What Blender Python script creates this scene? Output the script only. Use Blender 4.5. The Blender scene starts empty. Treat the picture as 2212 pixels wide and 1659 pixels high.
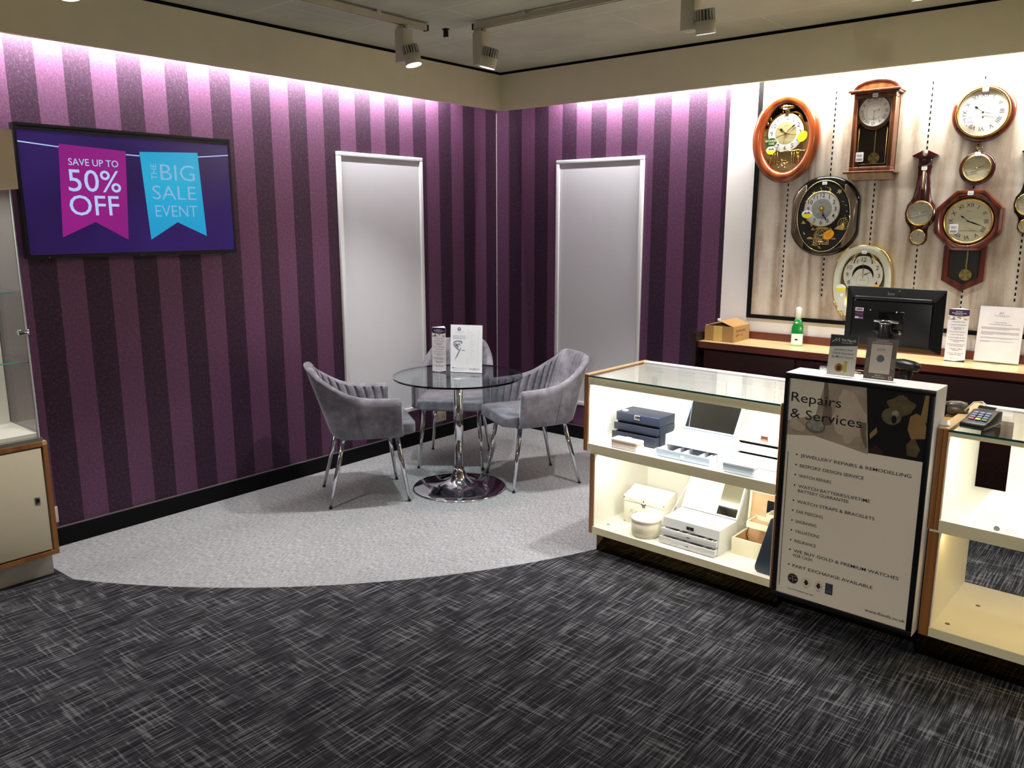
import bpy, bmesh, math, random
from mathutils import Matrix, Vector
R = math.radians
random.seed(7)
scene = bpy.context.scene
COL = scene.collection

# ------------------------------------------------------------------ camera, world, exposure
YAW, PITCH, FPX = 0.6946098752376955, -0.19818859835609712, 1746.8968
cd = bpy.data.cameras.new('camera'); cam = bpy.data.objects.new('camera', cd); COL.objects.link(cam)
cd.sensor_width = 36; cd.lens = FPX / 2212 * 36; cd.clip_start = 0.02
_f = Vector((-math.sin(YAW) * math.cos(PITCH), math.cos(YAW) * math.cos(PITCH), math.sin(PITCH)))
_r = Vector((math.cos(YAW), math.sin(YAW), 0)); _u = _r.cross(_f)
cam.matrix_world = Matrix(((_r.x, _u.x, -_f.x, 4.3579), (_r.y, _u.y, -_f.y, -5.0388), (_r.z, _u.z, -_f.z, 1.6585), (0, 0, 0, 1)))
scene.camera = cam
w = bpy.data.worlds.new('world'); scene.world = w; w.use_nodes = True
w.node_tree.nodes['Background'].inputs[0].default_value = (0.9, 0.88, 0.85, 1)
w.node_tree.nodes['Background'].inputs[1].default_value = 0.13
scene.view_settings.view_transform = 'Standard'; scene.view_settings.look = 'None'
scene.view_settings.exposure = 0.0; scene.view_settings.gamma = 1; scene.view_settings.use_curve_mapping = False

# light levels (watts)
P_COVE_L, P_COVE_R, P_COVE_W = 180, 62, 200
P_SPOT = 85
P_CASE, P_CASE_LOW, P_CASE2, P_CASE2_LOW = 5.5, 4.2, 4.5, 2.2
P_SHOW = 5.0
WARM = (1.0, 0.93, 0.84); NEUT = (1.0, 0.97, 0.95); COOL = (0.93, 0.96, 1.0)

def area(name, loc, rot, sx, sy, power, color=NEUT, parent=None, spread=180):
    l = bpy.data.lights.new(name, 'AREA'); l.shape = 'RECTANGLE'; l.size = sx; l.size_y = sy
    l.energy = power; l.color = color; l.spread = R(spread)
    o = bpy.data.objects.new(name, l); COL.objects.link(o); o.location = loc; o.rotation_euler = rot
    if parent: o.parent = parent
    return o

# cove strips hidden behind the fascia of the two walls
cl = area('cove_strip_light', (0.192, -2.62, 2.61), (0, R(74), 0), 0.025, 4.1, P_COVE_L, (1.0, 0.97, 0.98))
cr = area('cove_strip_light', (1.33, -0.180, 2.61), (R(74), 0, 0), 1.36, 0.025, P_COVE_R, (1.0, 0.97, 0.98))
cw = area('cove_strip_light', (3.60, -0.180, 2.61), (R(74), 0, 0), 3.15, 0.025, P_COVE_W, (1.0, 0.98, 0.95))

# ------------------------------------------------------------------ materials
def lin(c):
    c = c / 255
    return c / 12.92 if c <= 0.04045 else ((c + 0.055) / 1.055) ** 2.4
def rgb(c): return (lin(c[0]), lin(c[1]), lin(c[2]), 1)
class N:
    """small node helper"""
    def __init__(s, name):
        s.m = bpy.data.materials.new(name); s.m.use_nodes = True; s.t = s.m.node_tree
        s.b = s.t.nodes['Principled BSDF']; s.out = s.t.nodes['Material Output']
    def n(s, typ, **kw):
        nd = s.t.nodes.new(typ)
        for k, v in kw.items():
            if k.startswith('i_'):
                nd.inputs[k[2:].replace('_', ' ')].default_value = v
            else: setattr(nd, k, v)
        return nd
    def l(s, a, b): s.t.links.new(a, b)
    def math(s, op, a, b=None, c=None):
        nd = s.t.nodes.new('ShaderNodeMath'); nd.operation = op
        for i, v in enumerate((a, b, c)):
            if v is None: continue
            if isinstance(v, (int, float)): nd.inputs[i].default_value = v
            else: s.l(v, nd.inputs[i])
        return nd.outputs[0]
    def mix(s, f, a, b):
        nd = s.t.nodes.new('ShaderNodeMix'); nd.data_type = 'RGBA'
        for k, v in ((0, f), (6, a), (7, b)):
            if isinstance(v, (int, float)): nd.inputs[k].default_value = v
            elif isinstance(v, tuple): nd.inputs[k].default_value = v
            else: s.l(v, nd.inputs[k])
        return nd.outputs[2]
    def coords(s, scale=(1, 1, 1), rot=(0, 0, 0), world=False):
        if world: src = s.n('ShaderNodeNewGeometry').outputs['Position']
        else: src = s.n('ShaderNodeTexCoord').outputs['Object']
        mp = s.n('ShaderNodeMapping'); mp.inputs['Scale'].default_value = scale; mp.inputs['Rotation'].default_value = rot
        s.l(src, mp.inputs[0]); return mp.outputs[0]
    def noise(s, vec, scale=5, detail=3, rough=0.5, out='Fac'):
        nd = s.n('ShaderNodeTexNoise'); nd.inputs['Scale'].default_value = scale
        nd.inputs['Detail'].default_value = detail; nd.inputs['Roughness'].default_value = rough
        s.l(vec, nd.inputs['Vector']); return nd.outputs[0] if out == 'Fac' else nd.outputs[1]
    def ramp(s, f, stops):
        nd = s.n('ShaderNodeValToRGB'); cr = nd.color_ramp
        while len(cr.elements) < len(stops): cr.elements.new(0.5)
        for e, (p, c) in zip(cr.elements, stops): e.position = p; e.color = c
        s.l(f, nd.inputs[0]); return nd.outputs[0]
    def bump(s, h, strength=0.3, dist=0.002):
        nd = s.n('ShaderNodeBump'); nd.inputs['Strength'].default_value = strength; nd.inputs['Distance'].default_value = dist
        s.l(h, nd.inputs['Height']); s.l(nd.outputs[0], s.b.inputs['Normal'])
_M = {}
def M(name, c=(200, 200, 200), rough=0.5, metal=0.0, spec=0.5, var=0.06, vs=8, bump=0, bs=60, coat=0, sheen=0, emit=0):
    if name in _M: return _M[name]
    k = N(name); k.b.inputs['Roughness'].default_value = rough; k.b.inputs['Metallic'].default_value = metal
    k.b.inputs['Specular IOR Level'].default_value = spec
    if coat: k.b.inputs['Coat Weight'].default_value = coat; k.b.inputs['Coat Roughness'].default_value = 0.08
    if sheen: k.b.inputs['Sheen Weight'].default_value = sheen; k.b.inputs['Sheen Roughness'].default_value = 0.4
    v = k.coords()
    nz = k.noise(v, vs, 3)
    a = rgb(c); d = tuple(x * (1 - var) for x in a[:3]) + (1,); e = tuple(min(1, x * (1 + var)) for x in a[:3]) + (1,)
    col = k.ramp(nz, [(0.3, d), (0.7, e)])
    k.l(col, k.b.inputs['Base Color'])
    if bump: k.bump(k.noise(v, bs, 4), bump)
    if emit:
        k.l(col, k.b.inputs['Emission Color']); k.b.inputs['Emission Strength'].default_value = emit
    _M[name] = k.m; return k.m
def wood(name, c1, c2, axis=2, scale=14, rough=0.35, coat=0.3, stretch=12):
    if name in _M: return _M[name]
    k = N(name); k.b.inputs['Roughness'].default_value = rough
    k.b.inputs['Coat Weight'].default_value = coat; k.b.inputs['Coat Roughness'].default_value = 0.15
    if not coat: k.b.inputs['Specular IOR Level'].default_value = 0.12
    sc = [1, 1, 1]; sc[axis] = 1 / stretch
    v = k.coords(tuple(sc))
    n1 = k.noise(v, scale, 5, 0.6)
    wv = k.n('ShaderNodeTexWave'); wv.inputs['Scale'].default_value = scale * .5; wv.inputs['Distortion'].default_value = 9
    wv.inputs['Detail'].default_value = 3; k.l(v, wv.inputs[0])
    f = k.math('ADD', k.math('MULTIPLY', n1, .7), k.math('MULTIPLY', wv.outputs[1], .3))
    k.l(k.ramp(f, [(0.25, rgb(c1)), (0.75, rgb(c2))]), k.b.inputs['Base Color'])
    k.bump(f, 0.1, 0.0005)
    _M[name] = k.m; return k.m
def wallpaper(name, axis, off, flip):
    k = N(name); P = 0.1293
    g = k.n('ShaderNodeNewGeometry').outputs['Position']; sx = k.n('ShaderNodeSeparateXYZ'); k.l(g, sx.inputs[0])
    u = k.math('DIVIDE', k.math('ADD', sx.outputs[axis], off), 2 * P)
    fr = k.math('SUBTRACT', u, k.math('FLOOR', u))
    st = k.math('GREATER_THAN', fr, 0.5)
    if flip: st = k.math('SUBTRACT', 1, st)
    vec = k.coords((1, 1, 1), world=True)
    n1 = k.noise(vec, 190, 3, 0.75); n2 = k.noise(vec, 70, 4, 0.75); n3 = k.noise(vec, 3.5, 2)
    fl = k.math('ADD', k.math('MULTIPLY', n1, .5), k.math('MULTIPLY', n2, .5))
    dk = k.ramp(fl, [(0.38, (0.026, 0.010, 0.024, 1)), (0.55, (0.055, 0.023, 0.050, 1)), (0.68, (0.18, 0.09, 0.165, 1))])
    lt = k.ramp(fl, [(0.38, (0.105, 0.042, 0.090, 1)), (0.55, (0.160, 0.066, 0.138, 1)), (0.68, (0.30, 0.15, 0.27, 1))])
    k.l(k.mix(st, dk, lt), k.b.inputs['Base Color'])
    k.l(k.math('ADD', 0.40, k.math('MULTIPLY', n3, 0.12)), k.b.inputs['Roughness'])
    k.b.inputs['Specular IOR Level'].default_value = 0.4; k.b.inputs['Metallic'].default_value = 0.6; k.b.inputs['Coat Weight'].default_value = 0.2; k.b.inputs['Coat Roughness'].default_value = 0.42
    k.bump(fl, 1.0, 0.0015)
    return k.m
def dark_carpet():
    k = N('dark_woven_carpet')
    g = k.n('ShaderNodeNewGeometry').outputs['Position']
    def sn(sc, scale, det=2, ro=.5):
        mp = k.n('ShaderNodeMapping'); mp.inputs['Scale'].default_value = sc; k.l(g, mp.inputs[0])
        return k.noise(mp.outputs[0], scale, det, ro)
    warp = sn((1, 0.018, 1), 230, 1)            # long thin yarn lines running along Y
    warp2 = sn((1, 0.05, 1), 110, 2)
    weft = sn((0.08, 1, 1), 75, 2)             # shorter dashes running along X
    gate = sn((1, 1, 1), 11, 2); gate2 = sn((1, 1, 1), 7, 2)
    fib = sn((1, 1, 1), 380, 2, .7)
    a = k.ramp(warp, [(0.47, (0, 0, 0, 1)), (0.60, (1, 1, 1, 1))])
    b = k.ramp(weft, [(0.52, (0, 0, 0, 1)), (0.63, (1, 1, 1, 1))])
    a2 = k.ramp(warp2, [(0.50, (0, 0, 0, 1)), (0.66, (1, 1, 1, 1))])
    ga = k.ramp(gate, [(0.35, (0.45, .45, .45, 1)), (0.6, (1, 1, 1, 1))]); gb = k.ramp(gate2, [(0.42, (0.15, .15, .15, 1)), (0.6, (1, 1, 1, 1))])
    s1 = k.math('MULTIPLY', a, ga); s2 = k.math('MULTIPLY', b, gb); s3 = k.math('MULTIPLY', a2, 0.45)
    s = k.math('MINIMUM', k.math('ADD', k.math('MULTIPLY', s1, .65), k.math('ADD', k.math('MULTIPLY', s2, .6), s3)), 1)
    s = k.math('MULTIPLY', s, k.math('ADD', .45, k.math('MULTIPLY', fib, 1.1)))
    k.l(k.ramp(s, [(0.0, (0.014, 0.014, 0.016, 1)), (0.35, (0.045, 0.045, 0.05, 1)), (1.0, (0.18, 0.18, 0.19, 1))]), k.b.inputs['Base Color'])
    k.b.inputs['Roughness'].default_value = 0.95; k.b.inputs['Specular IOR Level'].default_value = 0.1
    k.bump(k.math('ADD', s, fib), 0.7, 0.003)
    return k.m
def light_carpet():
    k = N('light_grey_carpet')
    g = k.n('ShaderNodeNewGeometry').outputs['Position']
    def sn(sc, scale, det=2, ro=.5):
        mp = k.n('ShaderNodeMapping'); mp.inputs['Scale'].default_value = sc; k.l(g, mp.inputs[0])
        return k.noise(mp.outputs[0], scale, det, ro)
    a = sn((1, 0.28, 1), 150, 2, .6); f = sn((1, 1, 1), 330, 2, .8); big = sn((1, 0.5, 1), 9, 2)
    s = k.math('ADD', k.math('MULTIPLY', a, .55), k.math('ADD', k.math('MULTIPLY', f, .39), k.math('MULTIPLY', big, .06)))
    k.l(k.ramp(s, [(0.33, (0.14, 0.14, 0.145, 1)), (0.5, (0.31, 0.313, 0.325, 1)), (0.66, (0.50, 0.505, 0.525, 1))]), k.b.inputs['Base Color'])
    k.b.inputs['Roughness'].default_value = 0.95; k.b.inputs['Specular IOR Level'].default_value = 0.1
    k.bump(s, 0.8, 0.003)
    return k.m
def washed_wood():
    k = N('washed_grey_wood_panel')
    v = k.coords((1, 1, 0.10), world=True)
    n1 = k.noise(v, 9, 6, .65); n2 = k.noise(v, 55, 3, .6)
    wv = k.n('ShaderNodeTexWave'); wv.inputs['Scale'].default_value = 3.2; wv.inputs['Distortion'].default_value = 14; wv.inputs['Detail'].default_value = 3
    wv.inputs['Detail Scale'].default_value = 1.2; k.l(v, wv.inputs[0])
    blot = k.noise(k.coords((1, 1, .5), world=True), 14, 5, .75)
    f = k.math('ADD', k.math('MULTIPLY', n1, .45), k.math('ADD', k.math('MULTIPLY', n2, .15), k.math('ADD', k.math('MULTIPLY', wv.outputs[1], .16), k.math('MULTIPLY', blot, .28))))
    k.l(k.ramp(f, [(0.30, rgb((128, 112, 96))), (0.44, rgb((170, 154, 136))), (0.55, rgb((196, 184, 168))), (0.72, rgb((216, 208, 196)))]), k.b.inputs['Base Color'])
    k.b.inputs['Roughness'].default_value = 0.55
    k.bump(f, 0.2, 0.001)
    return k.m
def ceiling_mat():
    k = N('ceiling_tiles')
    v = k.coords((1, 1, 1), world=True)
    br = k.n('ShaderNodeTexBrick'); br.offset = 0.5; br.inputs['Scale'].default_value = 1
    br.inputs['Brick Width'].default_value = 1.2; br.inputs['Row Height'].default_value = 0.6
    br.inputs['Mortar Size'].default_value = 0.0025; br.inputs['Mortar Smooth'].default_value = 0.3
    k.l(v, br.inputs[0])
    nz = k.noise(v, 3, 4); pit = k.noise(v, 60, 3, .7)
    base = k.ramp(nz, [(0.3, rgb((192, 192, 168))), (0.7, rgb((208, 208, 184)))])
    k.l(k.mix(br.outputs[1], base, rgb((236, 230, 210))), k.b.inputs['Base Color'])
    k.b.inputs['Roughness'].default_value = 0.9
    k.bump(k.math('ADD', k.math('MULTIPLY', nz, .8), pit), 0.25, 0.004)
    return k.m
def thin_glass(name, tint=(0.93, 0.97, 0.96), ior=1.45, rough=0.0):
    if name in _M: return _M[name]
    k = N(name); k.t.nodes.remove(k.b)
    tr = k.n('ShaderNodeBsdfTransparent'); tr.inputs[0].default_value = tint + (1,)
    gl = k.n('ShaderNodeBsdfGlossy'); gl.inputs['Roughness'].default_value = rough; gl.inputs[0].default_value = (1, 1, 1, 1)
    ge = k.n('ShaderNodeNewGeometry'); dt = k.n('ShaderNodeVectorMath'); dt.operation = 'DOT_PRODUCT'
    k.l(ge.outputs['Normal'], dt.inputs[0]); k.l(ge.outputs['Incoming'], dt.inputs[1])
    f0 = ((ior - 1) / (ior + 1)) ** 2
    sch = k.math('ADD', f0, k.math('MULTIPLY', 1 - f0, k.math('POWER', k.math('SUBTRACT', 1, k.math('ABSOLUTE', dt.outputs['Value'])), 5)))
    nz = k.noise(k.coords(), 4, 1); f2 = k.math('MULTIPLY', sch, k.math('ADD', .97, k.math('MULTIPLY', nz, .06)))
    mx = k.n('ShaderNodeMixShader'); k.l(f2, mx.inputs[0]); k.l(tr.outputs[0], mx.inputs[1]); k.l(gl.outputs[0], mx.inputs[2])
    k.l(mx.outputs[0], k.out.inputs[0]); _M[name] = k.m; return k.m
def velvet():
    k = N('grey_velvet')
    v = k.coords()
    n = k.noise(v, 7, 4, .6); n2 = k.noise(v, 30, 3, .6)
    f = k.math('ADD', k.math('MULTIPLY', n, .75), k.math('MULTIPLY', n2, .25))
    k.l(k.ramp(f, [(0.36, rgb((98, 96, 104))), (0.5, rgb((124, 122, 131))), (0.64, rgb((152, 150, 160)))]), k.b.inputs['Base Color'])
    k.b.inputs['Roughness'].default_value = 0.8; k.b.inputs['Specular IOR Level'].default_value = 0.15
    k.b.inputs['Sheen Weight'].default_value = 0.6; k.b.inputs['Sheen Roughness'].default_value = 0.35
    k.bump(k.noise(v, 500, 2), 0.15, 0.0005)
    return k.m
def screen(name, c1, c2=None, strength=1.0):
    if name in _M: return _M[name]
    k = N(name); c2 = c2 or c1
    nz = k.noise(k.coords((1, 1, 1)), 2.2, 1)
    col = k.ramp(nz, [(0.3, rgb(c1)), (0.7, rgb(c2))])
    k.b.inputs['Base Color'].default_value = (0.01, 0.01, 0.01, 1); k.b.inputs['Roughness'].default_value = 0.2; k.b.inputs['Specular IOR Level'].default_value = 0.15
    k.l(col, k.b.inputs['Emission Color']); k.b.inputs['Emission Strength'].default_value = strength
    _M[name] = k.m; return k.m
def cellnoise(name, cols, scale, rough=.5, stretch=(1, 1, 1), metal=0):
    """blotchy multi colour print"""
    if name in _M: return _M[name]
    k = N(name); vo = k.n('ShaderNodeTexVoronoi'); vo.inputs['Scale'].default_value = scale
    k.l(k.coords(stretch), vo.inputs[0]); sp = k.n('ShaderNodeSeparateColor'); k.l(vo.outputs['Color'], sp.inputs[0])
    n = len(cols)
    k.l(k.ramp(sp.outputs[0], [(i / max(1, n - 1), rgb(c)) for i, c in enumerate(cols)]), k.b.inputs['Base Color'])
    k.b.inputs['Roughness'].default_value = rough; k.b.inputs['Metallic'].default_value = metal
    _M[name] = k.m; return k.m

# ------------------------------------------------------------------ mesh builder
FONT_CACHE = {}
def text_mesh(s, bold):
    bold = max(-.006, min(bold, .003))
    key = (s, bold)
    if key not in FONT_CACHE:
        cu = bpy.data.curves.new('t', 'FONT'); cu.body = s; cu.offset = bold; cu.resolution_u = 3
        o = bpy.data.objects.new('t', cu); COL.objects.link(o)
        dg = bpy.context.evaluated_depsgraph_get(); me = bpy.data.meshes.new_from_object(o.evaluated_get(dg))
        vs = [tuple(v.co) for v in me.vertices]; fs = [tuple(p.vertices) for p in me.polygons]
        bpy.data.objects.remove(o); bpy.data.curves.remove(cu); bpy.data.meshes.remove(me)
        FONT_CACHE[key] = (vs, fs)
    return FONT_CACHE[key]
class MB:
    def __init__(s): s.v = []; s.f = []; s.fm = []; s.sm = []; s.mats = []; s.X = Matrix()
    def mi(s, m):
        if m not in s.mats: s.mats.append(m)
        return s.mats.index(m)
    def add(s, vs, fs, m, smooth=False, X=None):
        b = len(s.v); T = s.X if X is None else s.X @ X
        s.v += [tuple(T @ Vector(p)) for p in vs]; k = s.mi(m)
        for f in fs: s.f.append(tuple(b + i for i in f)); s.fm.append(k); s.sm.append(smooth)
        return s
    def addbm(s, bm, m, smooth=False, X=None):
        bm.verts.index_update()
        s.add([tuple(v.co) for v in bm.verts], [tuple(v.index for v in f.verts) for f in bm.faces], m, smooth, X); bm.free(); return s
    def box(s, x0, x1, y0, y1, z0, z1, m, bev=0, X=None, seg=2):
        vs = [(x, y, z) for z in (z0, z1) for y in (y0, y1) for x in (x0, x1)]
        fs = [(0, 2, 3, 1), (4, 5, 7, 6), (0, 1, 5, 4), (2, 6, 7, 3), (0, 4, 6, 2), (1, 3, 7, 5)]
        if not bev: return s.add(vs, fs, m, False, X)
        bm = bmesh.new(); bv = [bm.verts.new(p) for p in vs]
        for f in fs: bm.faces.new([bv[i] for i in f])
        bmesh.ops.bevel(bm, geom=bm.edges[:], offset=bev, segments=seg, affect='EDGES', profile=0.5)
        return s.addbm(bm, m, seg > 1, X)
    def prism(s, poly, z0, z1, m, bev=0, X=None, m_side=None, smooth=False, seg=2):
        """poly in local XY extruded along Z"""
        n = len(poly)
        ar = sum(poly[i][0] * poly[(i + 1) % n][1] - poly[(i + 1) % n][0] * poly[i][1] for i in range(n))
        if ar < 0: poly = poly[::-1]
        if bev:
            bm = bmesh.new(); a = [bm.verts.new((x, y, z0)) for x, y in poly]; b = [bm.verts.new((x, y, z1)) for x, y in poly]
            lo = bm.faces.new(a[::-1]); hi = bm.faces.new(b)
            for i in range(n): bm.faces.new((a[i], a[(i + 1) % n], b[(i + 1) % n], b[i]))
            es = list(hi.edges) + list(lo.edges)
            bmesh.ops.bevel(bm, geom=es, offset=bev, segments=seg, affect='EDGES', profile=0.5)
            return s.addbm(bm, m, True, X)
        vs = [(x, y, z0) for x, y in poly] + [(x, y, z1) for x, y in poly]
        s.add(vs, [tuple(range(n))[::-1], tuple(range(n, 2 * n))], m, False, X)
        return s.add(vs, [(i, (i + 1) % n, n + (i + 1) % n, n + i) for i in range(n)], m_side or m, smooth, X)
    def flat(s, poly, z, m, X=None):
        return s.add([(x, y, z) for x, y in poly], [tuple(range(len(poly)))], m, False, X)
    def rect(s, x0, x1, y0, y1, z, m, X=None): return s.flat([(x0, y0), (x1, y0), (x1, y1), (x0, y1)], z, m, X)
    def rings(s, rs, m, smooth=True, X=None, closed=True, cap0=False, cap1=False):
        """list of rings (same count) joined by quads"""
        n = len(rs[0]); vs = [p for r in rs for p in r]; fs = []
        for i in range(len(rs) - 1):
            for j in range(n if closed else n - 1):
                k = (j + 1) % n; fs.append((i * n + j, i * n + k, (i + 1) * n + k, (i + 1) * n + j))
        if cap0: fs.append(tuple(range(n))[::-1])
        if cap1: fs.append(tuple(range((len(rs) - 1) * n, len(rs) * n)))
        return s.add(vs, fs, m, smooth, X)
    def lathe(s, prof, m, seg=40, X=None, smooth=True, sx=1, sy=1, cap0=True, cap1=True):
        """profile of (r, z) around Z"""
        rs = [[(r * sx * math.cos(2 * math.pi * j / seg), r * sy * math.sin(2 * math.pi * j / seg), z) for j in range(seg)] for r, z in prof]
        return s.rings(rs, m, smooth, X, True, cap0 and prof[0][0] > 1e-6, cap1 and prof[-1][0] > 1e-6)
    def cyl(s, p, q, r0, r1, m, seg=16):
        p = Vector(p); q = Vector(q); d = q - p; L = d.length
        X = Matrix.Translation(p) @ d.to_track_quat('Z', 'Y').to_matrix().to_4x4()
        return s.lathe([(r0, 0), (r1, L)], m, seg, X)
    def tube(s, pts, r, m, seg=8, rad=None):
        pts = [Vector(p) for p in pts]; rs = []; up = None
        for i, p in enumerate(pts):
            t = (pts[min(i + 1, len(pts) - 1)] - pts[max(i - 1, 0)]).normalized()
            if up is None: up = t.orthogonal().normalized()
            up = (up - t * up.dot(t)).normalized(); w2 = t.cross(up); rr = rad[i] if rad else r
            rs.append([tuple(p + up * (rr * math.cos(2 * math.pi * j / seg)) + w2 * (rr * math.sin(2 * math.pi * j / seg))) for j in range(seg)])
        return s.rings(rs, m, True, None, True, True, True)
    def frame(s, x0, x1, y0, y1, w, z0, z1, m, X=None, bev=0):
        s.box(x0, x1, y0, y0 + w, z0, z1, m, bev, X); s.box(x0, x1, y1 - w, y1, z0, z1, m, bev, X)
        s.box(x0, x0 + w, y0 + w, y1 - w, z0, z1, m, bev, X); s.box(x1 - w, x1, y0 + w, y1 - w, z0, z1, m, bev, X); return s
    def text(s, t, x, y, h, m, z=0.0005, w=None, al='C', bold=0.0, rot=0, X=None, shear=0):
        """h = cap height; w = fitted width; (x, y) = baseline anchor"""
        vs, fs = text_mesh(t, bold)
        if not vs: return s
        a = min(p[0] for p in vs); b = max(p[0] for p in vs); k = h / 0.70
        kx = w / (b - a) if w else k
        ox = {'C': -(a + b) / 2, 'L': -a, 'R': -b}[al]
        T = Matrix.Translation((x, y, z)) @ Matrix.Rotation(rot, 4, 'Z')
        if X is not None: T = X @ T
        return s.add([((p[0] + ox) * kx + shear * p[1] * k, p[1] * k, 0) for p in vs], fs, m, False, T)
    def build(s, name, parent=None, label=None, MX=None, norm=True):
        me = bpy.data.meshes.new(name); me.from_pydata(s.v, [], s.f)
        for m in s.mats: me.materials.append(m)
        me.polygons.foreach_set('material_index', s.fm); me.polygons.foreach_set('use_smooth', s.sm)
        if norm:
            bm = bmesh.new(); bm.from_mesh(me)
            bm.to_mesh(me); bm.free()
        me.update(); o = bpy.data.objects.new(name, me); COL.objects.link(o)
        if parent: o.parent = parent
        if MX is not None: o.matrix_world = MX
        if label: o['label'] = label
        return o
def smooth_by_angle(o, ang=35):
    me = o.data; bm = bmesh.new(); bm.from_mesh(me)
    for e in bm.edges:
        if len(e.link_faces) == 2: e.smooth = e.calc_face_angle(0) < R(ang)
    bm.to_mesh(me); bm.free(); return o
def thing(name, label, cat, MX=None, group=None):
    o = bpy.data.objects.new(name, None); o.empty_display_size = 0.05; COL.objects.link(o)
    if MX is not None: o.matrix_world = MX
    o['label'] = label; o['category'] = cat
    if group: o['group'] = group
    return o
def tag(o, label, cat, group=None):
    o['label'] = label; o['category'] = cat
    if group: o['group'] = group
    return o
def struct(o): o['kind'] = 'structure'; return o
def FR(o, u, v):
    u = Vector(u).normalized(); v = Vector(v).normalized(); n = u.cross(v); o = Vector(o)
    return Matrix(((u.x, v.x, n.x, o.x), (u.y, v.y, n.y, o.y), (u.z, v.z, n.z, o.z), (0, 0, 0, 1)))
def LOC(x, y, z=0, deg=0): return Matrix.Translation((x, y, z)) @ Matrix.Rotation(R(deg), 4, 'Z')
def circ(r, n=40, cx=0, cy=0, sx=1, sy=1, a0=0, a1=360):
    full = abs(a1 - a0) >= 360
    k = n if full else n + 1
    return [(cx + r * sx * math.cos(R(a0 + (a1 - a0) * i / n)), cy + r * sy * math.sin(R(a0 + (a1 - a0) * i / n))) for i in range(k)]
def rrect(x0, x1, y0, y1, r, n=5):
    out = []
    for cx, cy, a in ((x1 - r, y0 + r, -90), (x1 - r, y1 - r, 0), (x0 + r, y1 - r, 90), (x0 + r, y0 + r, 180)):
        out += [(cx + r * math.cos(R(a + 90 * i / n)), cy + r * math.sin(R(a + 90 * i / n))) for i in range(n + 1)]
    return out

# common materials
chrome = M('chrome', (225, 225, 230), 0.06, 1.0, var=.01)
steel = M('brushed_steel', (170, 172, 175), 0.28, 1.0, var=.03)
brass = M('brass', (222, 186, 108), 0.2, 1.0, var=.05)
black = M('black_plastic', (11, 11, 12), 0.4, var=.05, spec=.3)
matblack = M('matt_black', (7, 7, 8), 0.7, var=.05, spec=.15)
white = M('white_card', (238, 238, 238), 0.5, var=.01)
cream_edge = M('cream_laminate', (230, 220, 180), 0.42, var=.03, bump=.02, bs=20)
case_white = M('case_white_laminate', (236, 234, 222), 0.45, var=.01)
ink = M('black_ink', (22, 20, 24), 0.5, var=.02)
grey_ink = M('grey_ink', (150, 150, 155), 0.5, var=.02)
dgrey_ink = M('dark_grey_ink', (90, 90, 95), 0.5, var=.02)
oak = wood('oak_trim', (120, 74, 34), (158, 104, 54), 2, 18)
oak_top = wood('pale_oak_edge', (196, 164, 112), (214, 186, 136), 1, 18)
glass = thin_glass('clear_glass', (.985, .99, .985), 1.38)
glass_edge = M('glass_edge_green', (20, 84, 78), 0.1, var=.05, spec=.8)

# ------------------------------------------------------------------ room shell
Hb, Hc, H = 2.473, 2.726, 2.745
carpet_d = dark_carpet(); carpet_l = light_carpet()
# floor: dark carpet everywhere, light carpet inlaid inside the arc (centre -1.096, -0.496, radius 3.5035)
AC = (-1.096, -0.496); AR = 3.5035
arc = []
a_s = math.atan2(-3.642 - AC[1], 0.49 - AC[0]); a_e = math.atan2(0.0 - AC[1] - 0.0, math.sqrt(AR ** 2 - AC[1] ** 2))
for i in range(61):
    t = a_s + (a_e - a_s) * i / 60; arc.append((AC[0] + AR * math.cos(t), AC[1] + AR * math.sin(t)))
lightpoly = [(0.0, -3.642)] + arc + [(0, 0)]
mb = MB(); mb.flat(lightpoly, 0.0, carpet_l)
struct(mb.build('floor', MX=Matrix()))
outer = [(0.0, -3.642)] + arc
mb = MB()
# dark part: strip quads from arc outward to big rectangle, then the rest
far = [(x, y) for x, y in arc]
dark = arc + [(7.5, 0.0), (7.5, -9.0), (0.0, -9.0), (0.0, -3.642)]
mb.flat(dark[::-1] if False else dark, 0.0, carpet_d)
struct(mb.build('floor'))
mb = MB(); mb.box(-0.2, 7.6, -9.1, 0.2, -0.1, -0.003, matblack); struct(mb.build('floor'))

ceil_m = ceiling_mat()
mb = MB(); mb.box(-0.1, 7.6, -9.1, 0.1, H, H + 0.1, ceil_m); struct(mb.build('ceiling'))
paint = M('beige_paint', (238, 230, 196), 0.75, var=.02, bump=.04, bs=120)
wp_l = wallpaper('striped_purple_wallpaper_left', 1, 0.0, True)
wp_r = wallpaper('striped_purple_wallpaper_right', 0, 0.0, True)
white_wall = M('white_wall_paint', (226, 223, 220), 0.6, var=.01)
mb = MB(); mb.box(-0.1, 0, -9.1, 0.0, 0, H, wp_l); struct(mb.build('wall_left'))
mb = MB(); mb.box(-0.1, 1.973, 0, 0.1, 0, H, wp_r); mb.box(1.973, 7.6, 0, 0.1, 0, H, white_wall)
mb.box(-0.0015, 0.0015, -0.003, 0, 0.1, Hb + .02, white_wall)
struct(mb.build('wall_right'))
# baseboards
bb = M('black_skirting', (7, 7, 8), 0.6, var=.1, spec=.15); bbt = M('skirting_top_edge', (96, 88, 92), 0.35, var=.1)
mb = MB(); mb.box(0, 0.014, -9.0, 0, 0, 0.0985, bb); mb.box(0, 0.015, -9.0, 0, 0.0985, 0.1035, bbt); struct(mb.build('baseboard_left'))
mb = MB(); mb.box(0.014, 1.96, -0.014, 0, 0, 0.0985, bb); mb.box(0.015, 1.96, -0.015, 0, 0.0985, 0.1035, bbt); struct(mb.build('baseboard_right'))
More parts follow.
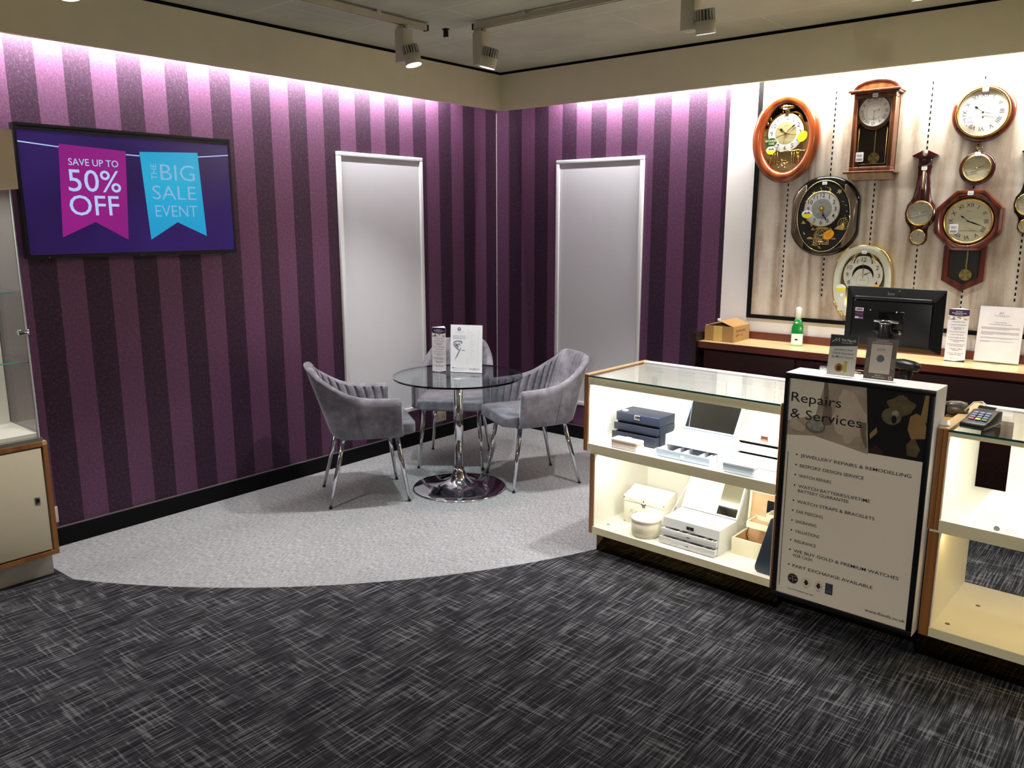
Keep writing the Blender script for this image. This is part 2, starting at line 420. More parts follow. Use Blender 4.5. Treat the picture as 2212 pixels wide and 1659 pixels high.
# fascia boards hiding the cove, black shadow gap above
DL, DR = 0.2262, 0.2143
mb = MB(); mb.box(DL - 0.025, DL, -9.0, -DR, Hb, Hc, paint); struct(mb.build('trim_1'))
mb = MB(); mb.box(DL - 0.025, 7.5, -DR, -DR + 0.025, Hb, Hc, paint); struct(mb.build('trim_2'))
mb = MB(); mb.box(DL - 0.025, DL - 0.004, -9.0, -DR, Hc, H, matblack); mb.box(DL - 0.025, 7.5, -DR + 0.004, -DR + 0.025, Hc, H, matblack); struct(mb.build('trim_3'))
# strip light fittings inside the cove
for nm, b in (('left', (0.193, 0.201, -4.67, -0.57, 2.585, 2.625)), ('right', (0.65, 2.01, -0.189, -0.182, 2.585, 2.625)), ('counter', (2.03, 5.17, -0.189, -0.182, 2.585, 2.625))):
    mb = MB(); mb.box(*b, white)
    tag(mb.build('cove_light_batten'), {'left': 'white light batten in the cove over the television', 'right': 'white light batten in the cove over the right whiteboard', 'counter': 'white light batten in the cove over the clocks'}[nm], 'light', 'light battens hidden in the cove')

# ------------------------------------------------------------------ display panel with clocks
WR = lambda x, z, y=0.0: FR((x, y, z), (1, 0, 0), (0, 0, 1))       # frame on right wall: u right, v up, n to room
WL = lambda y, z, x=0.0: FR((x, y, z), (0, 1, 0), (0, 0, 1))
PX0, PX1 = 2.166, 5.6
pan = thing('slatwall', 'washed grey wood display panel in a black frame holding the clocks', 'display panel', WR(PX0, 1.046))
ww = washed_wood()
mb = MB(); mb.box(0.02, PX1 - PX0, 0.02, 1.68, 0.001, 0.014, ww); mb.build('board', pan)
mb = MB(); mb.box(0, 0.027, 0, 1.68, 0.001, 0.024, matblack); mb.box(0.027, PX1 - PX0, 0, 0.024, 0.001, 0.024, matblack); mb.build('frame', pan)
slot_w = M('slot_metal', (196, 192, 184), 0.4, 0.3)
for i, (x, z0) in enumerate([(2.386, 1.19), (2.638, 1.21), (2.894, 1.24), (3.153, 1.15), (3.403, 1.15), (3.655, 1.24), (3.91, 1.15), (4.165, 1.15)]):
    mb = MB(); z = z0
    while z < 2.40:
        mb.box(x - PX0 - .004, x - PX0 + .004, z - 1.046, z - 1.046 + .0165, 0.0142, 0.0146, matblack)
        mb.box(x - PX0 - .004, x - PX0 + .004, z - 1.046 + .0165, z - 1.046 + .031, 0.0142, 0.0148, slot_w); z += .031
    mb.build('slotted_strip', pan)

# ------------------------------------------------------------------ clock helpers
def hand(mb, ang, L, w, m, z, back=0.0, style='taper'):
    """ang clockwise from 12"""
    X = Matrix.Rotation(-R(ang), 4, 'Z')
    if style == 'spade':
        p = [(-w * .2, -back), (w * .2, -back), (w * .25, L * .5), (w, L * .68), (w * .2, L * .85), (0, L), (-w * .2, L * .85), (-w, L * .68), (-w * .25, L * .5)]
    else: p = [(-w * .5, -back), (w * .5, -back), (w * .5, 0), (w, L * .35), (0, L), (-w, L * .35), (-w * .5, 0)]
    mb.prism(p, z, z + 0.0012, m, X=X)
def numerals(mb, r, h, m, z, roman=False, bold=0.0, skip=()):
    ro = ['XII', 'I', 'II', 'III', 'IIII', 'V', 'VI', 'VII', 'VIII', 'IX', 'X', 'XI']
    for i in range(12):
        if i in skip: continue
        a = -R(30 * i); s = ro[i] if roman else str(i or 12)
        if roman:
            X = Matrix.Rotation(a, 4, 'Z'); mb.text(s, 0, r - h / 2, h, m, z, bold=bold, X=X)
        else: mb.text(s, math.sin(-a) * r, math.cos(a) * r - h / 2, h, m, z, bold=bold)
def ticks(mb, r0, r1, n, m, z, w=.0008):
    for i in range(n):
        X = Matrix.Rotation(2 * math.pi * i / n, 4, 'Z'); mb.rect(-w, w, r0, r1, z, m, X)
mahog = wood('mahogany', (58, 20, 10), (98, 38, 18), 1, 10, .22, .6)
mahog_o = wood('orange_mahogany', (112, 46, 16), (156, 76, 30), 1, 7, .25, .7)
walnut_c = wood('brown_clock_wood', (80, 42, 20), (116, 66, 34), 1, 12, .28, .5)
darkm = wood('dark_mahogany', (42, 12, 10), (72, 22, 14), 1, 10, .2, .7)
dial_w = M('dial_white', (216, 212, 206), 0.4, var=.01)
dial_c = M('dial_cream', (216, 208, 178), 0.4, var=.02)
dial_s = M('dial_silver', (196, 192, 176), 0.35, .3, var=.05)
dial_g = M('dial_gold_champagne', (206, 192, 142), 0.35, .4, var=.04)
navyhand = M('hand_navy', (14, 22, 34), 0.3)
clk_glass = thin_glass('clock_glass', (0.97, 0.98, 0.97), 1.3)
def price(root, x, y, z, w=.026, h=.022, rot=0):
    mb = MB(); X = Matrix.Translation((x, y, z)) @ Matrix.Rotation(R(rot), 4, 'Z')
    mb.prism(rrect(-w / 2, w / 2, -h / 2, h / 2, .003, 3), 0, .0012, white, X=X)
    mb.rect(-w * .3, w * .3, -h * .15, -h * .05, .0015, grey_ink, X)
    mb.build('price_tag', root)
def spec_tag(root, x, y, z):
    mb = MB(); X = Matrix.Translation((x, y, z))
    mb.prism(rrect(-.021, .021, -.026, .026, .004, 3), 0, .001, white, X=X)
    mb.rect(-.015, .015, .010, .013, .0014, grey_ink, X); mb.rect(-.012, .012, .003, .006, .0014, grey_ink, X)
    mb.rect(-.016, .016, -.019, -.008, .0014, grey_ink, X); mb.build('information_tag', root)
def superell(a, b, e, n=72):
    out = []
    for i in range(n):
        t = 2 * math.pi * i / n; c, s_ = math.cos(t), math.sin(t)
        out.append((math.copysign(abs(c) ** e, c) * a, math.copysign(abs(s_) ** e, s_) * b))
    return out
def loft(mb, outline_fn, prof, m, smooth=True):
    """prof: list of (scale offset inward d, z); outline_fn(d) -> ring 2d"""
    mb.rings([[(x, y, z) for x, y in outline_fn(d)] for d, z in prof], m, smooth, None, True, True, False)
PZ = 0.0155    # panel surface

# --- oval wooden musical clock
c = thing('wall_clock', 'large oval orange-brown wooden wall clock with a gold carousel behind glass', 'clock', WR(2.362, 2.155))
ofn = lambda d: superell(.208 - d, .262 - d, 1.0)
mb = MB(); loft(mb, ofn, [(.02, PZ), (0, PZ + .02), (0, .05), (.006, .062), (.014, .064), (.016, .070), (.028, .076), (.045, .074), (.058, .064), (.063, .05), (.064, .03)], mahog_o)
mb.build('case', c)
mb = MB(); mb.prism(superell(.147, .203, 1), .024, .03, M('clock_backing_gold', (176, 158, 112), .3, .5)); 
mb.prism([(x, max(y, .02)) for x, y in superell(.146, .202, 1)], .030, .031, matblack)
mb.prism([(-.147, .02)] + [(.147, .02)] + [(.135, .085), (-.02, .115), (-.135, .06)], .0312, .032, M('clock_backing_gold'))
mb.build('backing', c)
mb = MB(); X = Matrix.Translation((0, .032, 0)); mb.X = X
mb.lathe([(.114, .034), (.114, .046), (.110, .047)], brass, 56, cap1=False); mb.prism(circ(.112, 56), .034, .0465, dial_w)
mb.prism(circ(.066, 48), .0466, .047, dial_g); numerals(mb, .088, .026, dgrey_ink, .0472, skip=(8,)); mb.text('RHYTHM', 0, .04, .005, dgrey_ink, .0475)
mb.build('dial', c)
mb = MB(); mb.X = X; hand(mb, 305, .05, .008, navyhand, .049, style='spade'); hand(mb, 53, .088, .005, navyhand, .0515, style='spade'); mb.lathe([(.010, .048), (.010, .053), (.004, .056)], brass, 20)
for a in (300, 45, 100, 190, 250): mb.tube([(math.sin(R(a)) * r, math.cos(R(a)) * r, .0485) for r in (.01, .03, .062)], .0006, brass, 5)
mb.build('hands', c)
mb = MB()
for i in range(17):
    x = -.12 + .015 * i
    if abs(x) < .035: continue
    zz = -.10 + .03 * math.cos(x * 14); y0 = -.185 * math.sqrt(max(0, 1 - (x / .147) ** 2)) + .02
    mb.cyl((x, y0, .045), (x, -.075, .045), .0022, .0022, brass, 8)
mb.tube([(-.13 + .0217 * i, -.075 + .004 * math.sin(i * 2.1), .046) for i in range(13)], .003, brass)
mb.lathe([(.048, -.19), (.050, -.18), (.045, -.172), (.012, -.168), (.008, -.14), (.014, -.135)], brass, 28, X=Matrix.Translation((0, 0, .045)) @ Matrix.Rotation(-math.pi / 2, 4, 'X') @ Matrix.Scale(-1, 4, (0, 0, 1)) @ Matrix.Scale(.4, 4, (0, 1, 0)) )
for i in range(26):
    a = random.random() * 6.28; rr = random.random() * .045
    mb.lathe([(.001, -.007), (.007, 0), (.001, .007)], brass if i % 3 else chrome, 10, X=Matrix.Translation((rr * math.cos(a), -.150 + rr * .7 * math.sin(a), .048)))
for sx_ in (-1, 1):
    mb.cyl((sx_ * .09, -.155, .046), (sx_ * .085, -.10, .046), .006, .003, brass); mb.lathe([(.001, -.01), (.01, 0), (.001, .01)], brass, 12, X=Matrix.Translation((sx_ * .087, -.092, .047)))
mb.tube([(.04 + .055 * math.cos(R(a)), .10 + .05 * math.sin(R(a)), .038) for a in range(10, 175, 12)], .006, brass)
mb.tube([(.118 * math.cos(R(a)), .032 + .122 * math.sin(R(a)), .038) for a in range(-10, 60, 8)], .005, brass)
mb.tube([(.118 * math.cos(R(a)), .032 + .120 * math.sin(R(a)), .038) for a in range(105, 175, 8)], .004, brass)
for (x, y) in ((-.01, .165), (-.025, .158), (-.10, .115), (-.118, .09), (.012, .158)): mb.lathe([(.001, -.012), (.007, -.004), (.005, .008), (.001, .014)], brass, 10, X=Matrix.Translation((x, y, .04)) @ Matrix.Rotation(-math.pi / 2, 4, 'X'))
mb.build('gilt_ornament', c)
mb = MB(); mb.flat(superell(.146, .202, 1), .058, clk_glass); mb.build('glass', c)
yel = M('sticker_yellow', (232, 220, 40), .4); grn = M('sticker_green', (22, 66, 34), .4); org = M('sticker_orange', (240, 168, 30), .4)
mb = MB(); mb.prism(circ(.034, 32, sx=1, sy=.8), 0, .001, yel, X=Matrix.Translation((.107, .004, .059)) @ Matrix.Rotation(R(50), 4, 'Z'))
mb.text('Try me', .107, .006, .006, org, .0605, rot=R(45)); mb.build('sticker', c)
mb = MB(); mb.prism(circ(.033, 32, sy=.75), 0, .001, grn, X=Matrix.Translation((-.080, -.020, .059)))
mb.text('WOODEN', -.080, -.018, .012, M('sticker_cream', (240, 240, 170), .4), .0605, bold=.01); mb.text('CASE', -.080, -.034, .011, M('sticker_cream'), .0605, bold=.01); mb.build('sticker', c)
mb = MB(); mb.prism(circ(.030, 32, sy=.8), 0, .001, white, X=Matrix.Translation((-.082, -.068, .059))); mb.prism(circ(.030, 24, sy=.8, a0=180, a1=360), .001, .0013, yel, X=Matrix.Translation((-.082, -.068, .059)))
mb.prism([(-.10, -.064), (-.09, -.054), (-.08, -.060), (-.07, -.052), (-.06, -.063)], .0602, .0606, dgrey_ink); mb.build('sticker', c)
price(c, -.006, .180, .062, .026, .025)

# --- pendulum wall clock with arched top
c = thing('wall_clock', 'brown wooden pendulum wall clock with arched top and white roman dial', 'clock', WR(2.882, 2.155))
mb = MB(); mb.frame(-.113, .113, -.215, .205, .024, PZ, .105, walnut_c, bev=.003); mb.box(-.113, .113, -.215, .205, PZ, .03, walnut_c)
mb.box(-.088, .088, .179, .182, .03, .10, walnut_c); mb.build('case', c)
mb = MB(); mb.box(-.130, .130, .205, .214, PZ, .12, walnut_c, .002); mb.box(-.140, .140, .214, .226, PZ, .13, walnut_c, .002)
arch = [(-.118, .226)] + [(.118 * math.cos(R(a)), .226 + .052 * math.sin(R(a))) for a in range(0, 181, 12)][::-1]
mb.prism(arch, PZ, .09, walnut_c); mb.tube([(.118 * math.cos(R(a)), .226 + .052 * math.sin(R(a)), .092) for a in range(0, 181, 9)], .007, mahog, 8); mb.build('cornice', c)
mb = MB(); mb.box(-.138, .138, -.228, -.215, PZ, .13, walnut_c, .003); mb.prism([(PZ, -.228), (.118, -.228), (.085, -.262), (PZ, -.262)], -.118, .118, walnut_c, X=Matrix(((0, 0, 1, 0), (0, 1, 0, 0), (1, 0, 0, 0), (0, 0, 0, 1)))); mb.build('base', c)
mb = MB(); mb.rect(-.09, .09, -.195, .182, .031, M('clock_interior', (48, 28, 18), .5)); mb.build('backing', c)
gold_l = M('gold_line', (150, 122, 70), .35, .6)
mb = MB(); mb.tube([(-.076, .02, .088), (-.076, -.175, .088), (.076, -.175, .088), (.076, .02, .088)], .0012, gold_l, 5)
mb.tube([(.086 * math.cos(R(a)), .111 + .1 * math.sin(R(a)), .088) for a in range(215, 326, 10)], .0016, gold_l, 5)
mb.prism([(-.088, .182), (-.088, .03)] + [(.092 * math.cos(R(a)), .111 + .1 * math.sin(R(a))) for a in range(215, 326, 10)] + [(.088, .03), (.088, .182)], .084, .087, walnut_c); mb.build('dial_surround', c)
mb = MB(); mb.X = Matrix.Translation((0, .111, 0)); mb.lathe([(.085, .087), (.085, .094), (.080, .096)], steel, 48, cap1=False); mb.prism(circ(.082, 48), .087, .0955, dial_w)
numerals(mb, .066, .018, dgrey_ink, .0962, roman=True, bold=.012); mb.tube([(.043 * math.cos(R(a)), .043 * math.sin(R(a)), .096) for a in range(0, 361, 15)], .0006, grey_ink, 4)
mb.text('SEIKO', 0, .026, .004, grey_ink, .0962); mb.build('dial', c)
mb = MB(); mb.X = Matrix.Translation((0, .111, 0)); hand(mb, 78, .038, .006, grey_ink, .098, style='spade'); hand(mb, 180, .058, .004, dgrey_ink, .100, style='spade'); mb.lathe([(.004, .097), (.004, .102)], steel, 12); mb.build('hands', c)
pend_m = M('pendulum_brass', (206, 184, 112), .25, .9)
def pendulum(root, x, ytop, ybob, r, z, fan=6):
    mb = MB(); mb.box(x - .0035, x + .0035, ybob, ytop, z, z + .003, pend_m)
    mb.build('pendulum_rod', root)
    mb = MB(); pm = [M('pendulum_brass'), M('pendulum_brass_dark', (150, 128, 70), .3, .9), M('pendulum_brass_mid', (182, 158, 92), .28, .9)]
    mb.prism(circ(r, 36), z + .002, z + .006, pend_m, X=Matrix.Translation((x, ybob, 0)))
    for i in range(12):
        mb.flat([(0, 0)] + circ(r * .97, 4, a0=i * 30, a1=i * 30 + 30), z + .0066, pm[i % 3], Matrix.Translation((x, ybob, 0)))
    mb.build('pendulum_bob', root)
pendulum(c, .005, .03, -.142, .031, .05)
mb = MB(); mb.rect(-.088, .088, -.19, .18, .0865, clk_glass); mb.build('glass', c)
price(c, .002, .194, .108, .03, .022); spec_tag(c, -.062, -.135, .09)

# --- large round clock
def round_case(root, rad, face, m, zt=.055):
    mb = MB(); mb.lathe([(rad - .012, PZ), (rad, PZ + .012), (rad, .032), (rad - .006, .043), (rad - .018, zt - .006), (face + .008, zt - .004), (face + .003, zt - .012)], m, 64, cap1=False); mb.build('case', root)
c = thing('wall_clock', 'large round mahogany wall clock with white roman dial and brass bezel', 'clock', WR(3.415, 2.222))
round_case(c, .151, .122, mahog)
mb = MB(); mb.lathe([(.129, .040), (.128, .056), (.122, .060), (.116, .054), (.115, .046)], brass, 64, cap0=False, cap1=False); mb.build('bezel', c)
mb = MB(); mb.prism(circ(.119, 56), .030, .044, dial_w); numerals(mb, .086, .022, dgrey_ink, .0445, roman=True, bold=.012)
ticks(mb, .106, .110, 60, grey_ink, .0445, .0004); mb.text('SEWILLS', 0, .040, .006, grey_ink, .0446, w=.04); mb.text('LIVERPOOL', 0, .032, .0035, grey_ink, .0446); mb.text('ENGLAND', 0, -.046, .003, grey_ink, .0446); mb.lathe([(.004, .044), (.004, .046), (.002, .046)], ink, 14, X=Matrix.Translation((0, -.024, 0))); mb.build('dial', c)
mb = MB(); hand(mb, 307, .062, .006, navyhand, .047, style='spade'); hand(mb, 105, .074, .0014, navyhand, .049); mb.lathe([(.005, .046), (.005, .051)], navyhand, 14); mb.build('hands', c)
mb = MB(); mb.flat(circ(.118, 48), .055, clk_glass); mb.build('glass', c)
price(c, .003, .112, .061, .028, .022); spec_tag(c, -.055, -.034, .057)

# --- small round barometer hanging under it
c = thing('barometer', 'small round dark mahogany barometer with brass ring, under the large round clock', 'barometer', WR(3.413, 1.937))
round_case(c, .087, .062, darkm, .045)
mb = MB(); mb.lathe([(.070, .034), (.069, .046), (.064, .049), (.062, .042)], brass, 48, cap0=False, cap1=False); mb.build('bezel', c)
mb = MB(); mb.prism(circ(.064, 48), .025, .036, dial_c); ticks(mb, .040, .044, 48, dgrey_ink, .0365, .0003)
for i, t in enumerate(('STORMY', 'RAIN', 'CHANGE', 'FAIR', 'VERY DRY')):
    a = R(120 - 60 * i); X = Matrix.Rotation(a, 4, 'Z'); mb.text(t, 0, .050, .005, ink, .0368, X=X, bold=.02)
mb.build('dial', c)
mb = MB(); hand(mb, 72, .045, .0014, ink, .038, back=.03); hand(mb, 250, .035, .0016, gold_l, .040); mb.lathe([(.003, .037), (.003, .043)], brass, 12); mb.build('hands', c)
mb = MB(); mb.tube([(.014 * math.cos(R(a)), .106 + .014 * math.sin(R(a)), .03) for a in range(0, 361, 20)], .0022, brass); mb.cyl((0, .086, .03), (0, .095, .03), .006, .004, brass); mb.tube([(0, .118, .020), (.002, .13, .020), (0, .137, .019)], .0015, steel, 6); mb.build('hanging_ring', c)
mb = MB(); mb.flat(circ(.063, 40), .045, clk_glass); mb.build('glass', c)
price(c, -.001, .074, .05, .026, .02)

# --- octagonal drop-dial pendulum clock
c = thing('wall_clock', 'octagonal mahogany wall clock with cream roman dial and pendulum box below', 'clock', WR(3.403, 1.660))
octo = [(-.068, .164), (.068, .164), (.163, .068), (.163, -.062), (.07, -.158), (-.07, -.158), (-.163, -.062), (-.163, .068)]
def osc(k): return [(x * k, y * k) for x, y in octo]
mb = MB(); rs = []
def oct48(k, z, blend=0):
    out = []
    for i in range(64):
        a = 2 * math.pi * i / 64; d = (math.cos(a), math.sin(a)); best = 9
        for j in range(8):
            x1, y1 = octo[j]; x2, y2 = octo[(j + 1) % 8]; ex, ey = x2 - x1, y2 - y1; den = d[0] * ey - d[1] * ex
            if abs(den) < 1e-9: continue
            t = (x1 * ey - y1 * ex) / den
            if t > 0: best = min(best, t)
        r = best * k * (1 - blend) + blend * .124 * k if blend < 1 else k
        out.append((r * d[0], r * d[1], z))
    return out
def circ3(r, z, n=64): return [(r * math.cos(2 * math.pi * i / n), r * math.sin(2 * math.pi * i / n), z) for i in range(n)]
mb.rings([oct48(1, PZ), oct48(1, .062), oct48(.97, .070), oct48(.90, .072)], mahog, False); mb.rings([oct48(.90, .072), circ3(.131, .070), circ3(.125, .060), circ3(.121, .052)], mahog, True); mb.build('case', c)
mb = MB(); dp = [(-.104, -.13), (.104, -.13), (.104, -.318), (0, -.376), (-.104, -.318)]; di = [(-.072, -.150), (.072, -.150), (.072, -.300), (0, -.340), (-.072, -.300)]
rr = [[(x, y, PZ) for x, y in dp], [(x, y, .058) for x, y in dp], [(x * .985, y * .997 - .001, .062) for x, y in dp], [(x * 1.06, y, .062) for x, y in di], [(x, y, .052) for x, y in di], [(x, y, .02) for x, y in di]]
mb.rings([r[::-1] for r in rr], mahog, False); mb.build('pendulum_box', c)
mb = MB(); mb.flat(di[::-1], .021, M('clock_interior2', (30, 22, 14), .5)); mb.build('backing', c)
mb = MB(); mb.tube([(x * .88, y * .995 + .006, .05) for x, y in di] + [(di[0][0] * .88, di[0][1] * .995 + .006, .05)], .001, M('gold_line_dark', (80, 72, 44), .35, .6), 5); mb.build('gilt_line', c)
pendulum(c, .010, -.150, -.287, .031, .034)
mb = MB(); mb.lathe([(.122, .050), (.121, .064), (.116, .068), (.110, .060)], brass, 64, cap0=False, cap1=False); mb.build('bezel', c)
mb = MB(); mb.prism(circ(.114, 56), .04, .054, dial_c); numerals(mb, .086, .021, ink, .0545, roman=True, bold=.012); ticks(mb, .101, .105, 60, dgrey_ink, .0545, .0004)
mb.text('SEIKO', 0, .050, .006, dgrey_ink, .0546); mb.text('Westminster-Whittington', 0, -.052, .005, ink, .0546, w=.08, shear=.3); mb.build('dial', c)
mb = MB(); hand(mb, 308, .055, .005, navyhand, .056, style='spade'); hand(mb, 110, .082, .004, navyhand, .058, back=.01); mb.lathe([(.005, .055), (.005, .06)], navyhand, 14); mb.build('hands', c)
mb = MB(); mb.flat(circ(.112, 48), .061, clk_glass); mb.flat(di[::-1], .051, clk_glass); mb.build('glass', c)
price(c, 0, .148, .073, .028, .022); spec_tag(c, -.066, -.04, .063)

# --- black oval fairground clock
c = thing('wall_clock', 'black and bronze oval wall clock with gold fairground decoration, below the oval wooden one', 'clock', WR(2.632, 1.690))
bronze = M('bronze_panel', (112, 98, 84), .3, .6, var=.03); gblack = M('gloss_black', (10, 11, 13), .15, var=.02, spec=.6)
ofn = lambda d: [(max(-.198 + d * .6, min(.198 - d * .6, x)), y) for x, y in superell(.215 - d, .234 - d, .92)]
mb = MB(); loft(mb, ofn, [(.015, PZ), (0, .022), (0, .045), (.008, .056), (.03, .064), (.05, .062)], gblack); mb.build('case', c)
for sx_ in (-1, 1):
    mb = MB()
    poly = [(x, y) for x, y in ofn(.014) if sx_ * x > .112]
    poly.sort(key=lambda p: p[1]); ys = [p[1] for p in poly]
    inner = [(sx_ * .112, ys[-1]), (sx_ * .112, ys[0])]
    mb.prism(poly + inner, .050, .067, bronze, bev=.004)
    mb.build('side_panel', c)
mb = MB(); mb.prism(superell(.156, .208, 1), .055, .069, gblack)
e = superell(.155, .207, 1, 60); mb.tube([(x, y, .070) for x, y in e] + [(e[0][0], e[0][1], .070)], .0028, M('pale_gold', (230, 214, 160), .2, 1), 6); mb.build('bezel', c)
mb = MB(); mb.prism(superell(.148, .200, 1), .066, .0695, M('clock_black_print', (30, 28, 24), .35)); gp = M('gold_print', (214, 190, 110), .3, .6)
Z = .0702
for (x, y, s_) in ((-.062, .132, 1), (.085, .142, 1)):
    mb.flat([(x + .016 * s_ * math.cos(R(a)) * (1 if i % 2 else .55), y + .016 * math.sin(R(a)) * (1 if i % 2 else .55)) for i, a in enumerate(range(0, 360, 30))], Z, gp)
mb.flat(circ(.018, 14, .018, .150, a0=-110, a1=70) + circ(.016, 10, .010, .154, a0=60, a1=-100), Z, gp)
mb.prism([(-.030, .168), (-.026, .170), (-.017, .150), (-.021, .149)], Z, Z + .0003, gp)
for _ in range(40):
    a = random.random() * 6.28; k_ = .8 + random.random() * .14; x, y = math.cos(a) * .148 * k_, math.sin(a) * .2 * k_
    if y > -.05: mb.flat(circ(.0012 + random.random() * .0012, 8, x, y), Z, white)
mb.flat([(-.045, -.078), (.045, -.078), (.028, -.064), (-.028, -.064)], Z, gp)
for x in (-.055, .048): mb.flat([(x - .012, -.082), (x + .012, -.082), (x, -.065)], Z, gp)
mb.flat([(-.112, -.088), (-.098, -.108), (-.112, -.108)], Z, gp); mb.flat(circ(.018, 12, -.070, -.135, sy=.7, a0=0, a1=180), Z, gp)
mb.flat([(.05, -.135), (.085, -.135), (.075, -.125)], Z, gp); mb.flat(circ(.045, 10, -.105, -.06, a0=0, a1=80) + circ(.035, 10, -.105, -.06, a0=80, a1=0), Z, gp)
for i in range(12): mb.tube([(.118, -.045, Z), (.118 + .030 * math.cos(R(30 * i)), -.045 + .034 * math.sin(R(30 * i)), Z)], .0007, gp, 4)
mb.tube([(.118 + .030 * math.cos(R(30 * i)), -.045 + .034 * math.sin(R(30 * i)), Z) for i in range(13)], .001, gp, 4)
mb.flat([(.07, -.075), (.12, -.080), (.13, -.060), (.118, -.045), (.085, -.060)], Z, gp)
mb.flat([(-.055, -.172), (-.02, -.176), (-.022, -.170), (-.055, -.166)], Z, gp); mb.flat([(-.02, -.176), (-.012, -.190), (.002, -.192), (-.008, -.178)], Z, gp)
mb.flat([(-.12, .035), (-.105, .018), (-.118, .012)], Z, gp); mb.flat([(-.118, -.025), (-.10, -.045), (-.128, -.045)], Z, gp)
mb.build('decorated_face', c)
mb = MB(); wx, wy = -.002, -.115
ap = [(-.046, -.05), (.046, -.05)] + [(.046 * math.cos(R(a)), -.005 + .046 * math.sin(R(a))) for a in range(0, 181, 15)]
mb.flat([(x + wx, y + wy) for x, y in ap], Z + .0002, cellnoise('glitter_window', [(20, 18, 14), (60, 50, 34), (200, 180, 130), (30, 26, 20)], 260, .2))
mb.tube([(x + wx, y + wy, Z + .001) for x, y in ap] + [(ap[0][0] + wx, ap[0][1] + wy, Z + .001)], .0018, brass, 6)
mb.lathe([(.004, -.004), (.024, 0), (.004, .004)], brass, 20, X=Matrix.Translation((wx, wy - .035, Z + .006)) @ Matrix.Rotation(math.pi / 2, 4, 'X')); mb.build('carousel_window', c)
mb = MB(); mb.X = Matrix.Translation((-.010, .043, 0)); mb.prism(circ(.103, 56), .069, .074, M('dial_pale_grey', (190, 190, 184), .4)); mb.lathe([(.104, .070), (.104, .0755), (.101, .0755)], gp, 56, cap1=False)
mb.prism(circ(.059, 48), .074, .0745, M('dial_mid_grey', (132, 136, 130), .5, var=.12, vs=60)); numerals(mb, .080, .024, ink, .0748, bold=.03); mb.text('RHYTHM', 0, .034, .005, ink, .0752); mb.build('dial', c)
mb = MB(); mb.X = Matrix.Translation((-.010, .043, 0)); hand(mb, 163, .06, .005, navyhand, .076, style='spade'); hand(mb, 155, .092, .004, navyhand, .078, style='spade')
for i in range(8): mb.flat(circ(.006, 8, .011 * math.cos(R(45 * i)), .011 * math.sin(R(45 * i))), .0795, M('amber_print', (196, 140, 40), .3, .6))
mb.lathe([(.008, .078), (.008, .083), (.003, .086)], brass, 16); mb.build('hands', c)
mb = MB(); mb.prism(circ(.033, 32, sx=1, sy=.78), 0, .001, org, X=Matrix.Translation((.043, -.108, .079)) @ Matrix.Rotation(R(35), 4, 'Z')); mb.text('Try me', .043, -.102, .009, ink, .0805, rot=R(38)); mb.text('Push', .047, -.118, .008, ink, .0805, rot=R(38)); mb.build('sticker', c)
mb = MB(); mb.prism(circ(.032, 32, sy=.75), 0, .001, white, X=Matrix.Translation((-.094, .012, .079))); mb.prism(circ(.032, 24, sy=.75, a0=180, a1=360), .001, .0013, yel, X=Matrix.Translation((-.094, .012, .079)))
mb.prism([(-.115, .015), (-.104, .026), (-.094, .019), (-.084, .028), (-.073, .016)], .0802, .0806, dgrey_ink); mb.text('waveceptor', -.094, .004, .004, ink, .0806, w=.04) if False else None; mb.build('sticker', c)
price(c, -.004, .192, .072, .028, .018)

# --- cream and gold oval clock (partly behind the monitor)
c = thing('wall_clock', 'pale cream oval wall clock with gold trim, low on the panel behind the till monitor', 'clock', WR(2.880, 1.306))
crm = M('pearl_cream', (206, 208, 190), .35, var=.02); gtrim = M('gold_trim', (214, 184, 116), .25, .8)
ofn = lambda d: superell(.170 - d, .222 - d, .86)
mb = MB(); loft(mb, ofn, [(.01, PZ), (0, .02), (0, .05)], gtrim); loft(mb, lambda d: superell(.170 - d, .222 - d, .86), [(0, .05), (.004, .058), (.008, .06)], gtrim)
mb.rings([[(x, y, z) for x, y in ofn(d)] for d, z in ((.008, .060), (.024, .064), (.044, .058), (.050, .040))], crm); mb.build('case', c)
for a0, a1 in ((28, 62), (118, 152), (208, 242), (298, 332)):
    pts = []; mb = MB()
    for a in range(a0, a1 + 1, 4):
        cc, ss = math.cos(R(a)), math.sin(R(a)); pts.append((math.copysign(abs(cc) ** .86, cc) * .168, math.copysign(abs(ss) ** .86, ss) * .220, .06))
    mb.tube(pts, .007, gtrim, 8)
    mb.build('corner_trim', c)
mb = MB(); mb.flat(ofn(.048), .041, M('clock_pearl_backing', (150, 148, 132), .3, .3, var=.25, vs=14))
for i in range(14):
    a = R(360 * i / 14); x, y = math.cos(a) * .115, math.sin(a) * .165
    for j in range(3): mb.tube([(x, y, .045), (x + .02 * math.cos(a + j - 1), y + .02 * math.sin(a + j - 1), .05)], .0014, gtrim, 5)
mb.build('backing', c)
mb = MB(); mb.tube([(.075 * math.cos(R(a)), .045 + .145 * math.sin(R(a)), .05) for a in range(25, 156, 8)], .007, gtrim, 8); mb.tube([(.062 * math.cos(R(a)), .05 + .125 * math.sin(R(a)), .052) for a in range(30, 151, 8)], .005, gblack, 8); mb.build('arch_ornament', c)
mb = MB(); mb.X = Matrix.Translation((.003, .045, 0)); mb.prism(circ(.111, 56), .046, .056, M('dial_ivory', (216, 212, 196), .4), m_side=gblack); numerals(mb, .089, .024, ink, .0565, bold=.008)
mb.flat(circ(.060, 40), .0566, gblack); mb.flat(circ(.060, 20, a0=195, a1=345) + circ(.056, 16, 0, -.018, a0=20, a1=160), .0568, M('dial_ivory'))
mb.tube([(.035 * math.cos(R(a)), -.03 + .035 * math.sin(R(a)), .0572) for a in range(0, 361, 15)], .0005, dgrey_ink, 4)
